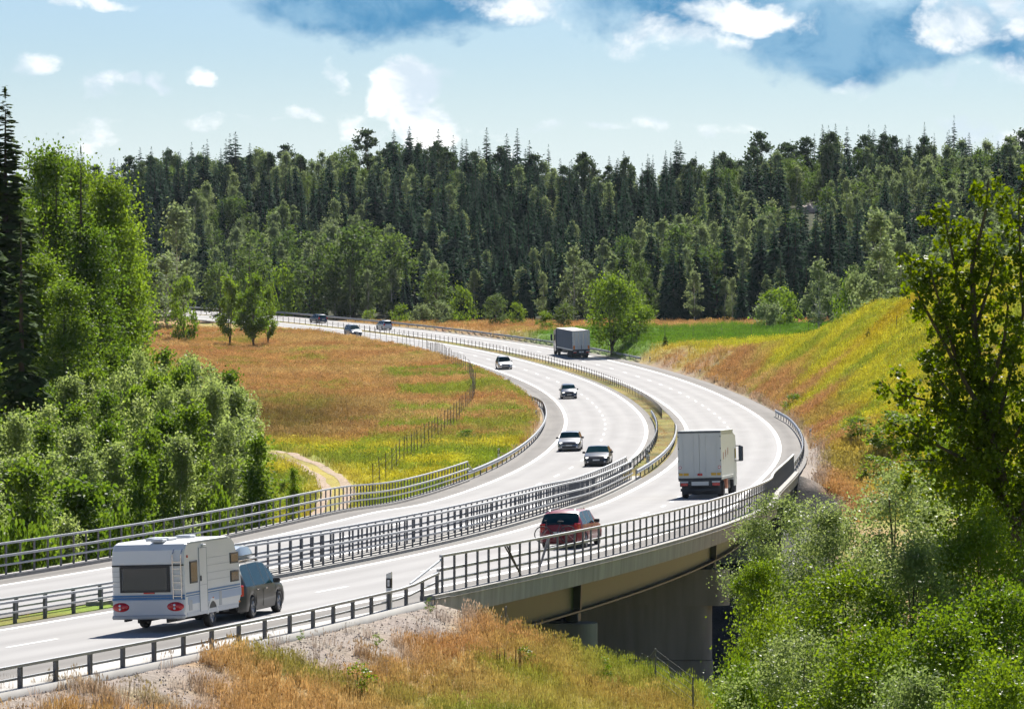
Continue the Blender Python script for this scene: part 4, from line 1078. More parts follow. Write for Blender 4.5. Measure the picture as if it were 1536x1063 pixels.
# lorries
def lorry(label, mtx, L, trailer, box_mat, door_mat, roof_mat, cab_paint, curtain):
    t = thing('lorry', label, 'lorry', matrix=mtx)          # origin below the rear end of the body, x forward
    w = 1.25; zf = 1.20; zt = 3.90
    def box(nm, mat, c, d, parent=None, bevel=0.0, **k):
        q = MB(); q.box(c, d, bevel=bevel, **k); return q.build(nm, mat, parent or t)
    body = box('cargo_body', box_mat, (L / 2, 0, (zf + zt) / 2), (L, 2 * w - .02, zt - zf))
    box('roof', roof_mat, (L / 2, 0, zt + .025), (L + .04, 2 * w + .03, .05), bevel=.012)
    for sd in (1, -1):
        dr = box('rear_door', door_mat, (-.02, sd * w / 2, (zf + zt) / 2 - .03), (.05, w - .03, zt - zf - .16), bevel=.008)
        for q in (.28, .78): box('lock_bar', 'chrome' if curtain else 'truck_door', (-.055, sd * w * q, (zf + zt) / 2 - .05), (.03, .032, zt - zf - .2), dr)
        for z in (1.5, 2.2, 2.9, 3.6): box('hinge', 'chassis', (-.05, sd * (w - .03), z), (.04, .05, .07), dr)
        box('corner_post', box_mat if not curtain else 'truck_silver', (.0, sd * (w - .01), (zf + zt) / 2), (.10, .045, zt - zf))
        box('side_rail', 'truck_silver' if curtain else 'truck_door', (L / 2, sd * w, zf - .02), (L, .05, .16))
        if curtain:
            for x in np.arange(.5, L, .62): box('curtain_fold', box_mat, (x, sd * (w - .002), (zf + zt) / 2 - .02), (.16, .035, zt - zf - .2))
            box('warning_triangle', 'lamp_orange', (-.06, sd * (w - .20), 1.55), (.03, .26, .52))
        else:
            box('reflector_board', 'reflector_yellow', (-.055, sd * .93, 1.42), (.02, .56, .15))
            e = MB(); e.lathe([(.001, .0), (.09, .0)], 14, 'x'); q = e.build('speed_sign', 'lamp_red', t); q.location = (-.062, sd * 1.14, 1.82)
            e = MB(); e.lathe([(.001, .0), (.06, .0)], 14, 'x'); q = e.build('speed_disc', 'white_plastic', t); q.location = (-.068, sd * 1.14, 1.82)
    box('top_frame', 'chassis' if not curtain else 'truck_silver', (-.03, 0, zt - .05), (.06, 2 * w, .05))
    box('placard', 'lamp_red', (-.06, 0, 1.40), (.02, .28, .14)) if not curtain else None
    box('rear_sill', 'chassis', (.05, 0, zf - .09), (.22, 2 * w, .17))
    if not curtain:
        for k in range(3): box('side_vent', 'panel_orange', (1.6 + k * 1.5, -w - .004, 2.45 + .12 * k), (.16, .012, .42))
    # lamp bar, underrun bar, plate
    box('lamp_bar', 'chassis', (.04, 0, .86), (.14, 2.36, .30))
    for sd in (1, -1): box('tail_light', 'lamp_red', (-.05, sd * .92, .84), (.06, .42, .17), bevel=.012); box('lamp_surround', 'truck_silver', (-.035, sd * .92, .98), (.03, .46, .10))
    box('number_plate', 'plate', (-.05, 0, .89), (.03, 1.0 if not curtain else .7, .22)); box('underrun_bar', 'chassis', (.05, 0, .52), (.14, 2.3, .16))
    for sd in (1, -1): box('chassis_rail', 'chassis', (L / 2 + .8, sd * .42, .92), (L + 1.6, .10, .26))
    box('spray_flap', 'chassis', (.75, 0, .55), (.03, 2.3, .62))
    ax = (1.7, 3.0, 4.3) if trailer else (1.9,)
    xc = L + (.95 if trailer else .12)
    for x in ax:
        for sd in (1, -1):
            wheel(t, x, sd * (w - .20), .50, .34, sd, rim='chassis')
            box('mudguard', 'chassis', (x, sd * (w - .2), 1.055), (1.15, .36, .05))
        box('axle', 'chassis', (x, 0, .5), (.14, 2.0, .14))
    for x in ((xc + .25, xc + 1.35) if not trailer else (xc - 1.6, xc + 1.35)):
        for sd in (1, -1): wheel(t, x, sd * (w - .20), .50, .34, sd, rim='chassis')
        box('axle', 'chassis', (x, 0, .5), (.14, 2.0, .14))
    if not trailer:
        box('tool_locker', 'panel_orange', (4.1, -w + .14, .78), (.9, .25, .58), bevel=.03); box('tool_locker', 'chassis', (5.4, -w + .16, .72), (1.1, .28, .5), bevel=.03); box('fuel_tank', 'truck_silver', (4.6, w - .2, .70), (1.4, .4, .5), bevel=.08)
    else:
        box('side_guard', 'chassis', (L * .55, w - .06, .80), (3.6, .05, .45)); box('side_guard', 'chassis', (L * .55, -w + .06, .80), (3.6, .05, .45)); box('pallet_box', 'truck_silver', (L * .62, w - .3, .78), (1.2, .45, .5))
    # cab
    c = MB(); c.prism([(xc, .55), (xc + 2.2, .55), (xc + 2.28, 1.3), (xc + 2.22, 2.0), (xc + 1.95, 3.1), (xc + 1.6, 3.55), (xc + .1, 3.75), (xc, 3.6)], -1.23, 1.23); cab = c.build('cab', cab_paint, t)
    box('windscreen', 'glass_dark', (xc + 2.10, 0, 2.45), (.06, 2.2, .95), cab, ry=-.25)
    for sd in (1, -1):
        box('side_window', 'glass_dark', (xc + 1.35, sd * 1.235, 2.40), (.85, .02, .75), cab)
        mi = box('mirror', 'paint_navy', (xc + 2.05, sd * 1.52, 2.45), (.18, .28, .92), bevel=.05); box('mirror_arm', 'chassis', (xc + 1.95, sd * 1.36, 2.92), (.06, .34, .06), mi); box('mirror_arm', 'chassis', (xc + 1.95, sd * 1.36, 2.02), (.06, .34, .06), mi)
lorry('white box lorry with plain rear doors crossing the bridge', frame(143.5, 7.0) @ Matrix.Rotation(R(-3.6), 4, 'Z'), 8.4, False, 'truck_white', 'truck_door', 'truck_white', 'truck_white', False)
lorry('lorry with blue curtain side and pale grey rear doors, far along the bend', frame(470.5, 7.0), 13.4, True, 'tarp_blue', 'truck_silver', 'tarp_roof', 'paint_navy', True)

# ------------------------------------------------------------------ vegetation builders
def leaf_quads(C, size, g, up=0.35, aspect=.62):
    """one small diamond per leaf at points C"""
    n = len(C)
    a = g.normal(size=(n, 3)); a /= np.linalg.norm(a, axis=1)[:, None]
    nrm = g.normal(size=(n, 3)) + np.array((0, 0, up)); nrm /= np.linalg.norm(nrm, axis=1)[:, None]
    u = np.cross(nrm, a); u /= np.linalg.norm(u, axis=1)[:, None]; v = np.cross(nrm, u)
    s = size * g.uniform(.65, 1.3, n)[:, None]
    V = np.stack([C - u * s, C + v * s * aspect - u * s * .15, C + u * s, C - v * s * aspect - u * s * .15], 1).reshape(-1, 3)
    return V, np.arange(4 * n).reshape(n, 4)
def broad_crown(seed, H, Rw, bare, nclus, nleaf, lsize, shape='round', ragged=.25, sprig=0.0, spread=.55):
    """points of a crown made of clumps on limbs; returns leaf mesh arrays and limb ends"""
    g = np.random.default_rng(seed)
    zc0, zc1 = H * bare, H
    cl = []
    while len(cl) < nclus:
        t = g.random(); th = g.random() * 2 * math.pi
        if shape == 'round': prof = math.sqrt(max(0.0, 1 - (2 * t - .85) ** 2 / 1.35))
        elif shape == 'egg': prof = (1 - t) ** .55 * (1 - math.exp(-t * 9)) * 1.15
        else: prof = max(.12, (1 - t) ** .8) * (1 - math.exp(-t * 12))        # spire
        rr = Rw * prof * (1 - ragged * g.random()) * math.sqrt(g.uniform(.25, 1))
        cl.append((rr * math.cos(th), rr * math.sin(th), zc0 + (zc1 - zc0) * t * .97))
    cl = np.array(cl); lob = 1 + .16 * np.sin(3 * np.arctan2(cl[:, 1], cl[:, 0]) + seed); cl[:, 0] *= lob; cl[:, 1] *= lob
    per = nleaf // nclus; pts = []
    for c in cl:
        r = Rw * g.uniform(.20, .42) * (1 if shape == 'round' else .9)
        q = g.normal(size=(per, 3)) * r * spread; q[:, 2] *= .8
        if sprig: q[:, 2] -= sprig * np.abs(q[:, 0] * 0 + g.random(per)) * r * 1.5
        pts.append(c + q)
    P = np.concatenate(pts)
    V, F = leaf_quads(P, lsize, g)
    return V, F, cl
def trunk_limbs(seed, H, bare, cl, r0, lean=.0, nlimb=10, stems=1):
    g = random.Random(seed); m = MB()
    for st in range(stems):
        a0 = 2 * math.pi * st / max(1, stems); off = (0.18 * H * .2 * (stems > 1))
        pts = []
        n = 6
        for i in range(n):
            t = i / (n - 1)
            pts.append(Vector((math.cos(a0) * off * (t * 2.2 + .2) + g.uniform(-.02, .02) * H * t, math.sin(a0) * off * (t * 2.2 + .2) + g.uniform(-.02, .02) * H * t, -.4 + (H * .92 + .4) * t)))
        m.path(pts, [r0 * (1 - .88 * i / (n - 1)) / (stems ** .5) for i in range(n)], 6)
        idx = list(range(len(cl))); g.shuffle(idx)
        for k in idx[:nlimb]:
            c = Vector(cl[k]); t = min(.9, max(bare * .8, (c.z / H) - .16)); i = min(n - 2, int(t * (n - 1))); f = t * (n - 1) - i
            b = pts[i].lerp(pts[i + 1], f); mid = b.lerp(c, .5) + Vector((0, 0, .06 * H * g.random()))
            r = r0 * (1 - .85 * t) * .5 / (stems ** .5)
            m.path([b, mid, c], [r, r * .6, r * .2], 4)
    return m
VAR = {}
def reg(kind, crown_me, trunk_me, H, Rw): VAR.setdefault(kind, []).append((crown_me, trunk_me, H, Rw))
def make_broad(kind, n, H, Rw, bare, nclus, nleaf, lsize, mat, bark='bark', shape='round', r0=None, stems=1, ragged=.25, sprig=0.0, seed0=0, spread=.55):
    for i in range(n):
        sd = seed0 + 100 * len(VAR) + i
        V, F, cl = broad_crown(sd, H, Rw, bare, nclus, nleaf, lsize, shape, ragged, sprig, spread)
        reg(kind, np_mesh('crown', V, F, mat), trunk_limbs(sd, H, bare, cl, r0 or H * .018, nlimb=min(14, nclus), stems=stems).mesh('trunk', bark), H, Rw)
def spruce_arrays(seed, H, Rw, levels, per, sub, start=.06, droop=.35, gap=0.0):
    g = np.random.default_rng(seed); V = []
    for li in range(levels):
        t = (li + g.uniform(0, .8)) / levels
        z = H * (start + (1 - start) * t); rl = Rw * (1 - t) ** .8 * g.uniform(.72, 1.12) + .10 * Rw * (1 - t * .7)
        n = max(5, int(per * (1 - .4 * t)))
        a0 = g.random() * 6.28
        for k in range(n):
            if gap and g.random() < gap: continue
            a = a0 + 6.283 * k / n + g.uniform(-.3, .3); L = rl * g.uniform(.62, 1.18); zz = z; z = zz + g.uniform(-.75, .75) * H / levels
            ca, sa = math.cos(a), math.sin(a); up = .30 - .5 * (1 - t)
            for q in range(sub):
                f0 = q / sub * .75; f1 = min(1.0, f0 + .55 + .1 * g.random()); w = L * .32 * (1 - f0 * .5) * g.uniform(.7, 1.3)
                aa = a + (0 if q == 0 else g.uniform(-.45, .45)); c2, s2 = math.cos(aa), math.sin(aa)
                b = np.array((ca * L * f0, sa * L * f0, z + L * (up * f0 - droop * f0 * f0)))
                e = np.array((ca * L * f0 + c2 * L * (f1 - f0), sa * L * f0 + s2 * L * (f1 - f0), z + L * (up * f1 - droop * f1 * f1) + g.uniform(-.05, .05) * L))
                sd_ = np.array((-s2, c2, g.uniform(-.5, .5))) * w; md_ = b * .45 + e * .55 - np.array((0, 0, L * .07))
                V += [b, md_ + sd_, e, md_ - sd_]
            z = zz
    # pointed leader
    for k in range(3):
        a = 2.1 * k; V += [(0, 0, H * .955), (math.cos(a) * .03 * Rw + .02, math.sin(a) * .03 * Rw, H * .985), (0, 0, H * .995), (-math.cos(a) * .03 * Rw, -math.sin(a) * .03 * Rw, H * .985)]
    V = np.array(V); return V, np.arange(len(V)).reshape(-1, 4)
def make_spruce(kind, n, H, Rw, levels, per, sub, mat, seed0, **k):
    for i in range(n):
        V, F = spruce_arrays(seed0 + i, H, Rw * (1 + .2 * (i % 3 - 1)), levels, per, sub, **k)
        t = MB(); t.path([(0, 0, -.5), (0, 0, H * .5), (0, 0, H * .93)], [H * .013, H * .008, H * .001], 6)
        reg(kind, np_mesh('crown', V, F, mat), t.mesh('trunk', 'bark'), H, Rw)
make_spruce('spruce_far', 5, 19, 3.3, 38, 11, 3, 'needle_spruce', 11)
make_spruce('spruce_near', 2, 28, 4.2, 84, 13, 8, 'needle_near', 31, gap=.12)
make_spruce('spruce_thin', 2, 24, 2.3, 50, 8, 5, 'needle_near', 41, gap=.3, start=.25)
make_broad('pine_far', 3, 19, 3.0, .50, 26, 1600, .36, 'needle_pine', 'bark_pine', 'round', .24)
make_broad('birch_far', 4, 15, 2.9, .14, 42, 2400, .24, 'leaf_farbirch', 'birch_bark', 'egg', .16, sprig=.4)
make_broad('broad_far', 4, 14, 3.8, .08, 46, 2800, .26, 'leaf_far', 'bark', 'round', .22)
make_broad('bush_far', 3, 4, 2.3, .02, 24, 1500, .17, 'leaf_mid', 'bark', 'round', .06)
make_broad('bush_grey', 2, 4, 2.3, .02, 24, 1500, .17, 'leaf_farbirch', 'bark', 'round', .06)
make_broad('aspen_tall', 3, 21, 4.6, .12, 90, 24000, .15, 'leaf_mid', 'bark', 'egg', .26, ragged=.45, spread=.68)
make_broad('young_birch', 4, 8, 1.9, .04, 56, 6400, .10, 'leaf_birch', 'birch_bark', 'spire', .08, ragged=.35, spread=.7)
make_broad('young_aspen', 3, 7, 1.8, .03, 46, 5200, .11, 'leaf_mid', 'bark', 'spire', .08, ragged=.3, spread=.7)
make_broad('field_tree', 2, 8.6, 4.0, .20, 60, 7000, .17, 'leaf_mid', 'bark', 'round', .26, stems=4)
make_broad('field_birch', 2, 9.0, 2.6, .18, 44, 4600, .17, 'leaf_mid', 'bark', 'egg', .16, stems=2)
make_broad('valley_tree', 3, 12, 2.5, .42, 70, 27000, .052, 'leaf_bright', 'bark', 'round', .16, ragged=.5, spread=.40)
make_broad('valley_silver', 2, 12, 2.5, .42, 70, 27000, .050, 'leaf_silver', 'bark', 'round', .16, ragged=.5, spread=.40)
make_broad('willow_bush', 2, 6, 2.2, .05, 90, 26000, .042, 'leaf_bright', 'bark', 'egg', .06, stems=4, ragged=.45)
make_broad('weed', 2, .8, .35, .05, 14, 420, .03, 'leaf_bright', 'bark', 'egg', .01)
make_spruce('young_pine', 2, 2.6, .9, 16, 8, 3, 'needle_near', 61)
_cnt = {}
def tree(kind, loc, h, label, group=None, w=None, name=None, parts=True, cat='tree', var=None):
    v = VAR[kind]; k = _cnt.get(kind, 0); _cnt[kind] = k + 1
    cm, tm, H, Rw = v[(k if var is None else var) % len(v)]
    sz = h / H; sx = (w / Rw) if w else sz * random.uniform(.88, 1.12)
    t = thing(name or 'tree', label, cat, loc=loc, rz=random.uniform(0, 6.28), group=group)
    for nm, me in (('crown', cm), ('trunk', tm)):
        o = link(nm, me, t); o.scale = (sx, sx, sz)
    return t
ONE = {}
def one_mesh(kind, i):
    """crown and trunk of a far tree in one mesh"""
    key = (kind, i)
    if key not in ONE:
        cm, tm, H, Rw = VAR[kind][i]
        V = []; F = []; mi = []
        for q, me in enumerate((cm, tm)):
            b = len(V); V += [tuple(v.co) for v in me.vertices]; F += [tuple(x + b for x in p.vertices) for p in me.polygons]; mi += [q] * len(me.polygons)
        me = bpy.data.meshes.new(kind); me.from_pydata(V, [], F); me.update()
        me.materials.append(cm.materials[0]); me.materials.append(tm.materials[0]); me.polygons.foreach_set('material_index', mi)
        ONE[key] = me
    return ONE[key]
def scatter(name, label, cat, P, rotz, scl, idx, meshes, tint=None):
    """stuff: one object that repeats a few meshes at points"""
    me = bpy.data.meshes.new(name); n = len(P)
    me.vertices.add(n); me.vertices.foreach_set('co', np.asarray(P, np.float32).ravel())
    r = np.zeros((n, 3), np.float32); r[:, 2] = rotz; r[:, :2] = rng.uniform(-.12, .12, (n, 2)) if tint is not None else 0
    a = me.attributes.new('rot', 'FLOAT_VECTOR', 'POINT'); a.data.foreach_set('vector', r.ravel())
    sv = np.asarray(scl, np.float32); sv = np.repeat(sv[:, None], 3, 1) if sv.ndim == 1 else sv
    a = me.attributes.new('scl', 'FLOAT_VECTOR', 'POINT'); a.data.foreach_set('vector', sv.ravel())
    a = me.attributes.new('idx', 'INT', 'POINT'); a.data.foreach_set('value', np.asarray(idx, np.int32))
    if tint is not None:
        c = np.ones((n, 4), np.float32); c[:, :3] = tint
        a = me.attributes.new('tint', 'FLOAT_COLOR', 'POINT'); a.data.foreach_set('color', c.ravel())
    src = bpy.data.collections.new(name + '_kinds')
    for i, q in enumerate(meshes): src.objects.link(bpy.data.objects.new('%s_kind_%02d' % (name, i), q))
    o = link(name, me); tag(o, label, cat, kind='stuff')
    ng = bpy.data.node_groups.new(name, 'GeometryNodeTree')
    ng.interface.new_socket('Geometry', in_out='INPUT', socket_type='NodeSocketGeometry'); ng.interface.new_socket('Geometry', in_out='OUTPUT', socket_type='NodeSocketGeometry')
    N, Lk = ng.nodes, ng.links
    gi, go = N.new('NodeGroupInput'), N.new('NodeGroupOutput'); ip = N.new('GeometryNodeInstanceOnPoints'); ci = N.new('GeometryNodeCollectionInfo')
    ci.inputs['Collection'].default_value = src; ci.inputs['Separate Children'].default_value = True; ci.inputs['Reset Children'].default_value = True
    mp = N.new('GeometryNodeMeshToPoints'); Lk.new(gi.outputs[0], mp.inputs[0]); Lk.new(mp.outputs[0], ip.inputs['Points'])
    def na(nm, ty):
        q = N.new('GeometryNodeInputNamedAttribute'); q.data_type = ty; q.inputs['Name'].default_value = nm
        return next(s for s in q.outputs if s.enabled and s.name == 'Attribute')
    er = N.new('FunctionNodeEulerToRotation'); Lk.new(na('rot', 'FLOAT_VECTOR'), er.inputs[0])
    ip.inputs['Pick Instance'].default_value = True
    Lk.new(ci.outputs[0], ip.inputs['Instance']); Lk.new(na('idx', 'INT'), ip.inputs['Instance Index']); Lk.new(er.outputs[0], ip.inputs['Rotation']); Lk.new(na('scl', 'FLOAT_VECTOR'), ip.inputs['Scale'])
    Lk.new(ip.outputs[0], go.inputs[0])
    md_ = o.modifiers.new('scatter', 'NODES'); md_.node_group = ng
    return o
def proj_px(p):
    d = p[1] * math.cos(PITCH) - (p[2] - CZ) * math.sin(PITCH); u = p[1] * math.sin(PITCH) + (p[2] - CZ) * math.cos(PITCH)
    return CXP + FPX * p[0] / d, CYP - FPX * u / d

# ------------------------------------------------------------------ forest on the hill
ROCKS = [(1215, 318, 2.3), (1066, 338, 1.7), (1195, 328, 1.8), (1372, 335, 1.6)]
rock_pos = [on_ground(a, b, 630, 1000) for a, b, _ in ROCKS]
def forest():
    pts = []
    Y = 600.0
    while Y < 985:
        x = -Y * .142 - 14
        while x < Y * .142 + 14:
            pts.append((x + random.uniform(-2.4, 2.4), Y + random.uniform(-2.6, 2.6))); x += 4.5 if Y < 800 else 5.0
        Y += 5.0
    P = np.array(pts); s, o = road_so(P[:, 0], P[:, 1]); e = forest_edge(P[:, 0])
    k = (P[:, 1] > e + random.uniform(0, 4)) & (P[:, 1] < e + 225) & ((np.abs(o) > 19) | (s > S1 - 2))
    P = P[k]; Z = terrain(P[:, 0], P[:, 1]); e = e[k]
    nb = vnoise(P[:, 0], P[:, 1] * .6, 17, 51); npn = vnoise(P[:, 0], P[:, 1], 22, 52); nh = vnoise(P[:, 0], P[:, 1], 12, 53)
    items = []
    for i in range(len(P)):
        dep = (P[i, 1] - e[i]) / 200
        r = random.random()
        kind = 'spruce_far'
        if nb[i] > .56 and r < .8: kind = 'birch_far' if r < .5 else 'broad_far'
        elif dep < .06 and r < .38: kind = 'birch_far'
        elif r < .09: kind = 'birch_far'
        elif dep > .7 and r > .86: kind = 'pine_far'
        h = {'spruce_far': 13.8, 'birch_far': 10.8, 'broad_far': 9.5, 'pine_far': 12.5}[kind] * (.60 + .62 * nh[i]) * random.uniform(.78, 1.22)
        p = (P[i, 0], P[i, 1], Z[i])
        px, py = proj_px((p[0], p[1], p[2] + h)); bx, by = proj_px(p)
        hide = False
        for (rx_, ry_, rr), rp in zip(ROCKS, rock_pos):
            if math.hypot(p[0] - rp.x, p[1] - rp.y) < rr + 1.5: hide = True
            if rp.y - 45 < p[1] < rp.y and abs(px - rx_) < rr * 5 + 4 and py < ry_ + 2: hide = True
        if hide: continue
        items.append((P[i, 1], kind, p, h))
    items.sort(key=lambda q: q[0])
    lim = {'spruce_far': 270, 'birch_far': 170, 'broad_far': 70, 'pine_far': 40}; used = dict.fromkeys(lim, 0); rest = []
    labs = {'spruce_far': ('spruce_tree', 'dark spruce standing in the dense forest on the far hillside', 'spruces of the hillside forest'),
            'birch_far': ('birch_tree', 'pale green birch standing among spruces on the far hillside', 'birches of the hillside forest'),
            'broad_far': ('broadleaf_tree', 'round green broadleaf tree among spruces on the far hillside', 'broadleaf trees of the hillside forest'),
            'pine_far': ('pine_tree', 'pine with a high crown near the top of the far hillside', 'pines of the hillside forest')}
    def zone(kind, p):
        px = proj_px(p)[0]; dep = (p[1] - float(forest_edge(p[0])))
        where = next(w for lim_, w in ((240, 'behind the tall left aspens'), (345, 'above the far end of the meadow'), (430, 'behind the twin birches'), (540, 'above the farthest cars'), (640, 'behind the large rounded trees'), (740, 'left of the lone conical tree'), (830, 'left of the blue lorry'), (930, 'above the blue lorry'), (1040, 'above the crop field fence'), (1150, 'behind the crop field'), (1260, 'above the juniper bushes'), (1380, 'above the hill crest'), (9999, 'behind the near oak')) if px < lim_)
        row = 'at the forest edge' if dep < 9 else 'just inside the forest' if dep < 26 else 'a little way up the slope' if dep < 60 else 'high on the slope'
        return {'spruce_far': 'dark spruce ', 'birch_far': 'pale green birch ', 'broad_far': 'round green tree ', 'pine_far': 'high crowned pine '}[kind] + row + ' ' + where
    for _, kind, p, h in items:
        i = random.randrange(len(VAR[kind])); H, Rw = VAR[kind][i][2:]
        sz = h / H; sx = sz * random.uniform(.85, 1.2)
        if used[kind] < lim[kind]:
            used[kind] += 1; nm, lb, gr = labs[kind]; lb = zone(kind, p)
            ob = link(nm, one_mesh(kind, i), None, p, (0, 0, random.uniform(0, 6.28))); ob.scale = (sx, sx, sz); tag(ob, lb, 'tree', gr)
        else: rest.append((kind, i, p, sx, sz))
    kinds = sorted({(k_, i_) for k_, i_, *_ in rest}); ix = {q: n for n, q in enumerate(kinds)}
    scatter('forest', 'dense mixed forest covering the upper hillside', 'forest', [q[2] for q in rest], [random.uniform(0, 6.28) for q in rest], np.array([(q[3], q[3], q[4]) for q in rest]), [ix[q[:2]] for q in rest], [one_mesh(*q) for q in kinds])
forest()
def rock(loc, r, label, mat='rock', seed=0, flat=.6):
    g = np.random.default_rng(seed); m = MB(); n, k = 14, 9; V = []; F = []
    ph = g.random(6) * 6.28
    for i in range(k):
        a = math.pi * i / (k - 1)
        for j in range(n):
            b = 2 * math.pi * j / n
            q = r * (1 + .22 * math.sin(2 * b + ph[0]) * math.sin(a) + .15 * math.sin(3 * a + 2 * b + ph[1]) + .10 * math.sin(5 * b + ph[2]) + .08 * g.normal())
            V.append((q * math.sin(a) * math.cos(b), q * math.sin(a) * math.sin(b), q * flat * math.cos(a)))
    for i in range(k - 1):
        for j in range(n): F.append((i * n + j, (i + 1) * n + j, (i + 1) * n + (j + 1) % n, i * n + (j + 1) % n))
    o = m.add(V, F).build('rock_outcrop', mat); o.location = loc; tag(o, label, 'rock'); return o
for i, (rp, (a, b, r)) in enumerate(zip(rock_pos, ROCKS)):
    rock(rp + Vector((0, 0, -r * .1)), r, ['large grey pink rock face showing between the spruces', 'small pale rock ledge among trees above the blue lorry', 'grey rock slab beside the large rock face', 'pinkish rock patch on the wooded slope behind the hill crest'][i], 'rock', 70 + i, .7)
g_ = on_ground(215, 800, 150, 330); rock(g_ + Vector((0, 0, .3)), 1.5, 'flat grey boulder behind the left bridge railing', 'rock', 80, .45)

# ------------------------------------------------------------------ trees between the forest and the viewer
def spot(px, D, dz=0.0):
    x = ray(px, 531).x * D; return Vector((x, D, T1(x, D) + dz))
def hgt(px, py, D):     # height of a thing standing at px, depth D whose top shows at py
    return at_depth(px, py, D).z - spot(px, D).z
def tr(kind, px, D, top, label, w=None, group=None, name='tree', cat='tree', var=None):
    p = spot(px, D); h = max(.5, at_depth(px, top, D).z - p.z); return tree(kind, p, h, label, group, w, name, cat=cat, var=var)
# tall trees on the left
tr('spruce_near', 9, 292, 126, 'tallest dark spruce at the left edge, rising above the skyline', 5.6, name='spruce_tree')
tr('spruce_near', -45, 285, 150, 'tall spruce cut by the left edge of the picture', 4.6, name='spruce_tree')
tr('spruce_thin', 122, 300, 215, 'thin ragged spruce in front of bright aspens on the left', 2.6, name='spruce_tree')
tr('spruce_thin', 32, 262, 300, 'slim spruce with bare lower trunk near the left edge', 2.4, name='spruce_tree')
tr('spruce_thin', 85, 318, 222, 'spruce tip behind the aspens left of the thin ragged one', 2.2, name='spruce_tree')
for px, D, top, w, lb in ((70, 318, 232, 4.6, 'broad sunlit aspen right of the tallest spruce'), (165, 322, 262, 4.2, 'bright aspen at the right shoulder of the tall left trees'), (112, 335, 240, 4.2, 'tall aspen behind the thin ragged spruce'),
                          (20, 310, 300, 4.5, 'leafy aspen low in front of the tallest spruce'), (196, 330, 395, 2.8, 'lower leafy aspen at the right foot of the tall group'), (140, 300, 340, 3.6, 'aspen in the middle of the tall left group'),
                          (60, 290, 390, 4.0, 'dark aspen below the sunlit crowns at left'), (-25, 320, 260, 4.5, 'aspen partly outside the left edge'), (185, 345, 330, 3.3, 'aspen just above the meadow corner at left'), (100, 285, 430, 3.6, 'shaded aspen above the thicket')):
    tr('aspen_tall', px, D, top, lb, w, 'tall trees left of the meadow', 'aspen_tree')
# young thicket
g2 = random.Random(5); k = 0
ORD = ['first', 'second', 'third', 'fourth', 'fifth', 'sixth', 'seventh', 'eighth', 'ninth', 'tenth', 'eleventh', 'twelfth', 'thirteenth', 'fourteenth', 'fifteenth']
ROWN = ['hindmost row', 'second row from the back', 'third row from the back', 'fourth row from the back', 'middle row', 'fourth row from the railing', 'third row from the railing', 'second row from the railing', 'front row by the railing']
def outline_top(px): return float(np.interp(px, [-40, 60, 120, 200, 250, 300, 345, 385, 412, 425], [560, 560, 565, 525, 535, 545, 555, 600, 660, 720]))
rows = [(292, 0), (278, 4), (264, 15), (250, 40), (236, 75), (224, 125), (214, 170), (205, 205), (198, 225)]
TL = ['behind the first row', 'near the meadow corner', 'halfway down the thicket', 'on the shady side', 'towards the road']
for ri, (D, drop) in enumerate(rows):
    step = {0: 34, 1: 36, 2: 40, 3: 42, 4: 44, 5: 48, 6: 52, 7: 58, 8: 60}[ri]
    px = -25 + g2.uniform(0, 20)
    lim = [388, 384, 380, 376, 368, 290, 215, 150, 120][ri]; nn_ = {'young_birch': 0, 'young_aspen': 0}
    while px < lim:
        top = outline_top(px) + drop + g2.uniform(-14, 16)
        kd = 'young_birch' if g2.random() < .66 else 'young_aspen'
        k += 1
        lb = ('young silvery birch ' if kd == 'young_birch' else 'young green aspen ') + ORD[nn_[kd]] + ' from left, thicket ' + ROWN[ri]; nn_[kd] += 1
        tr(kd, px, D + g2.uniform(-4, 4), top, lb, g2.uniform(1.5, 2.1), 'young birches of the thicket' if kd == 'young_birch' else 'young aspens of the thicket', 'birch_tree' if kd == 'young_birch' else 'aspen_tree')
        px += step * g2.uniform(.8, 1.2)
tr('young_aspen', 386, 226, 655, 'full green aspen at the right end of the thicket by the track', 1.75, name='aspen_tree')
tr('young_aspen', 118, 200, 712, 'dark green bush at the lower left above the railing', 2.6, name='aspen_tree')
tr('young_aspen', 40, 196, 700, 'dark green bush at the left edge above the railing', 2.4, name='aspen_tree')
tr('young_aspen', 440, 240, 702, 'small bright bush on the bend of the dirt track', .7, name='bush', cat='bush')
tr('young_pine', 278, 208, 738, 'little pine sapling in front of the thicket', .55, name='pine_sapling', cat='sapling')
tr('young_pine', 212, 300, 505, 'small pine standing at the corner of the meadow', 1.2, name='pine_sapling', cat='sapling')
for px, D, top, w, lb in ((178, 198, 770, 1.0, 'pale low willow shrub beside the boulder'), (60, 190, 800, 1.5, 'light green shrub just behind the left railing end'), (330, 214, 742, 1.0, 'yellow green shrub at the foot of the thicket'), (12, 186, 790, 1.6, 'light green shrub at the left edge behind the railing')):
    tr('bush_far', px, D, top, lb, w, name='shrub', cat='shrub')
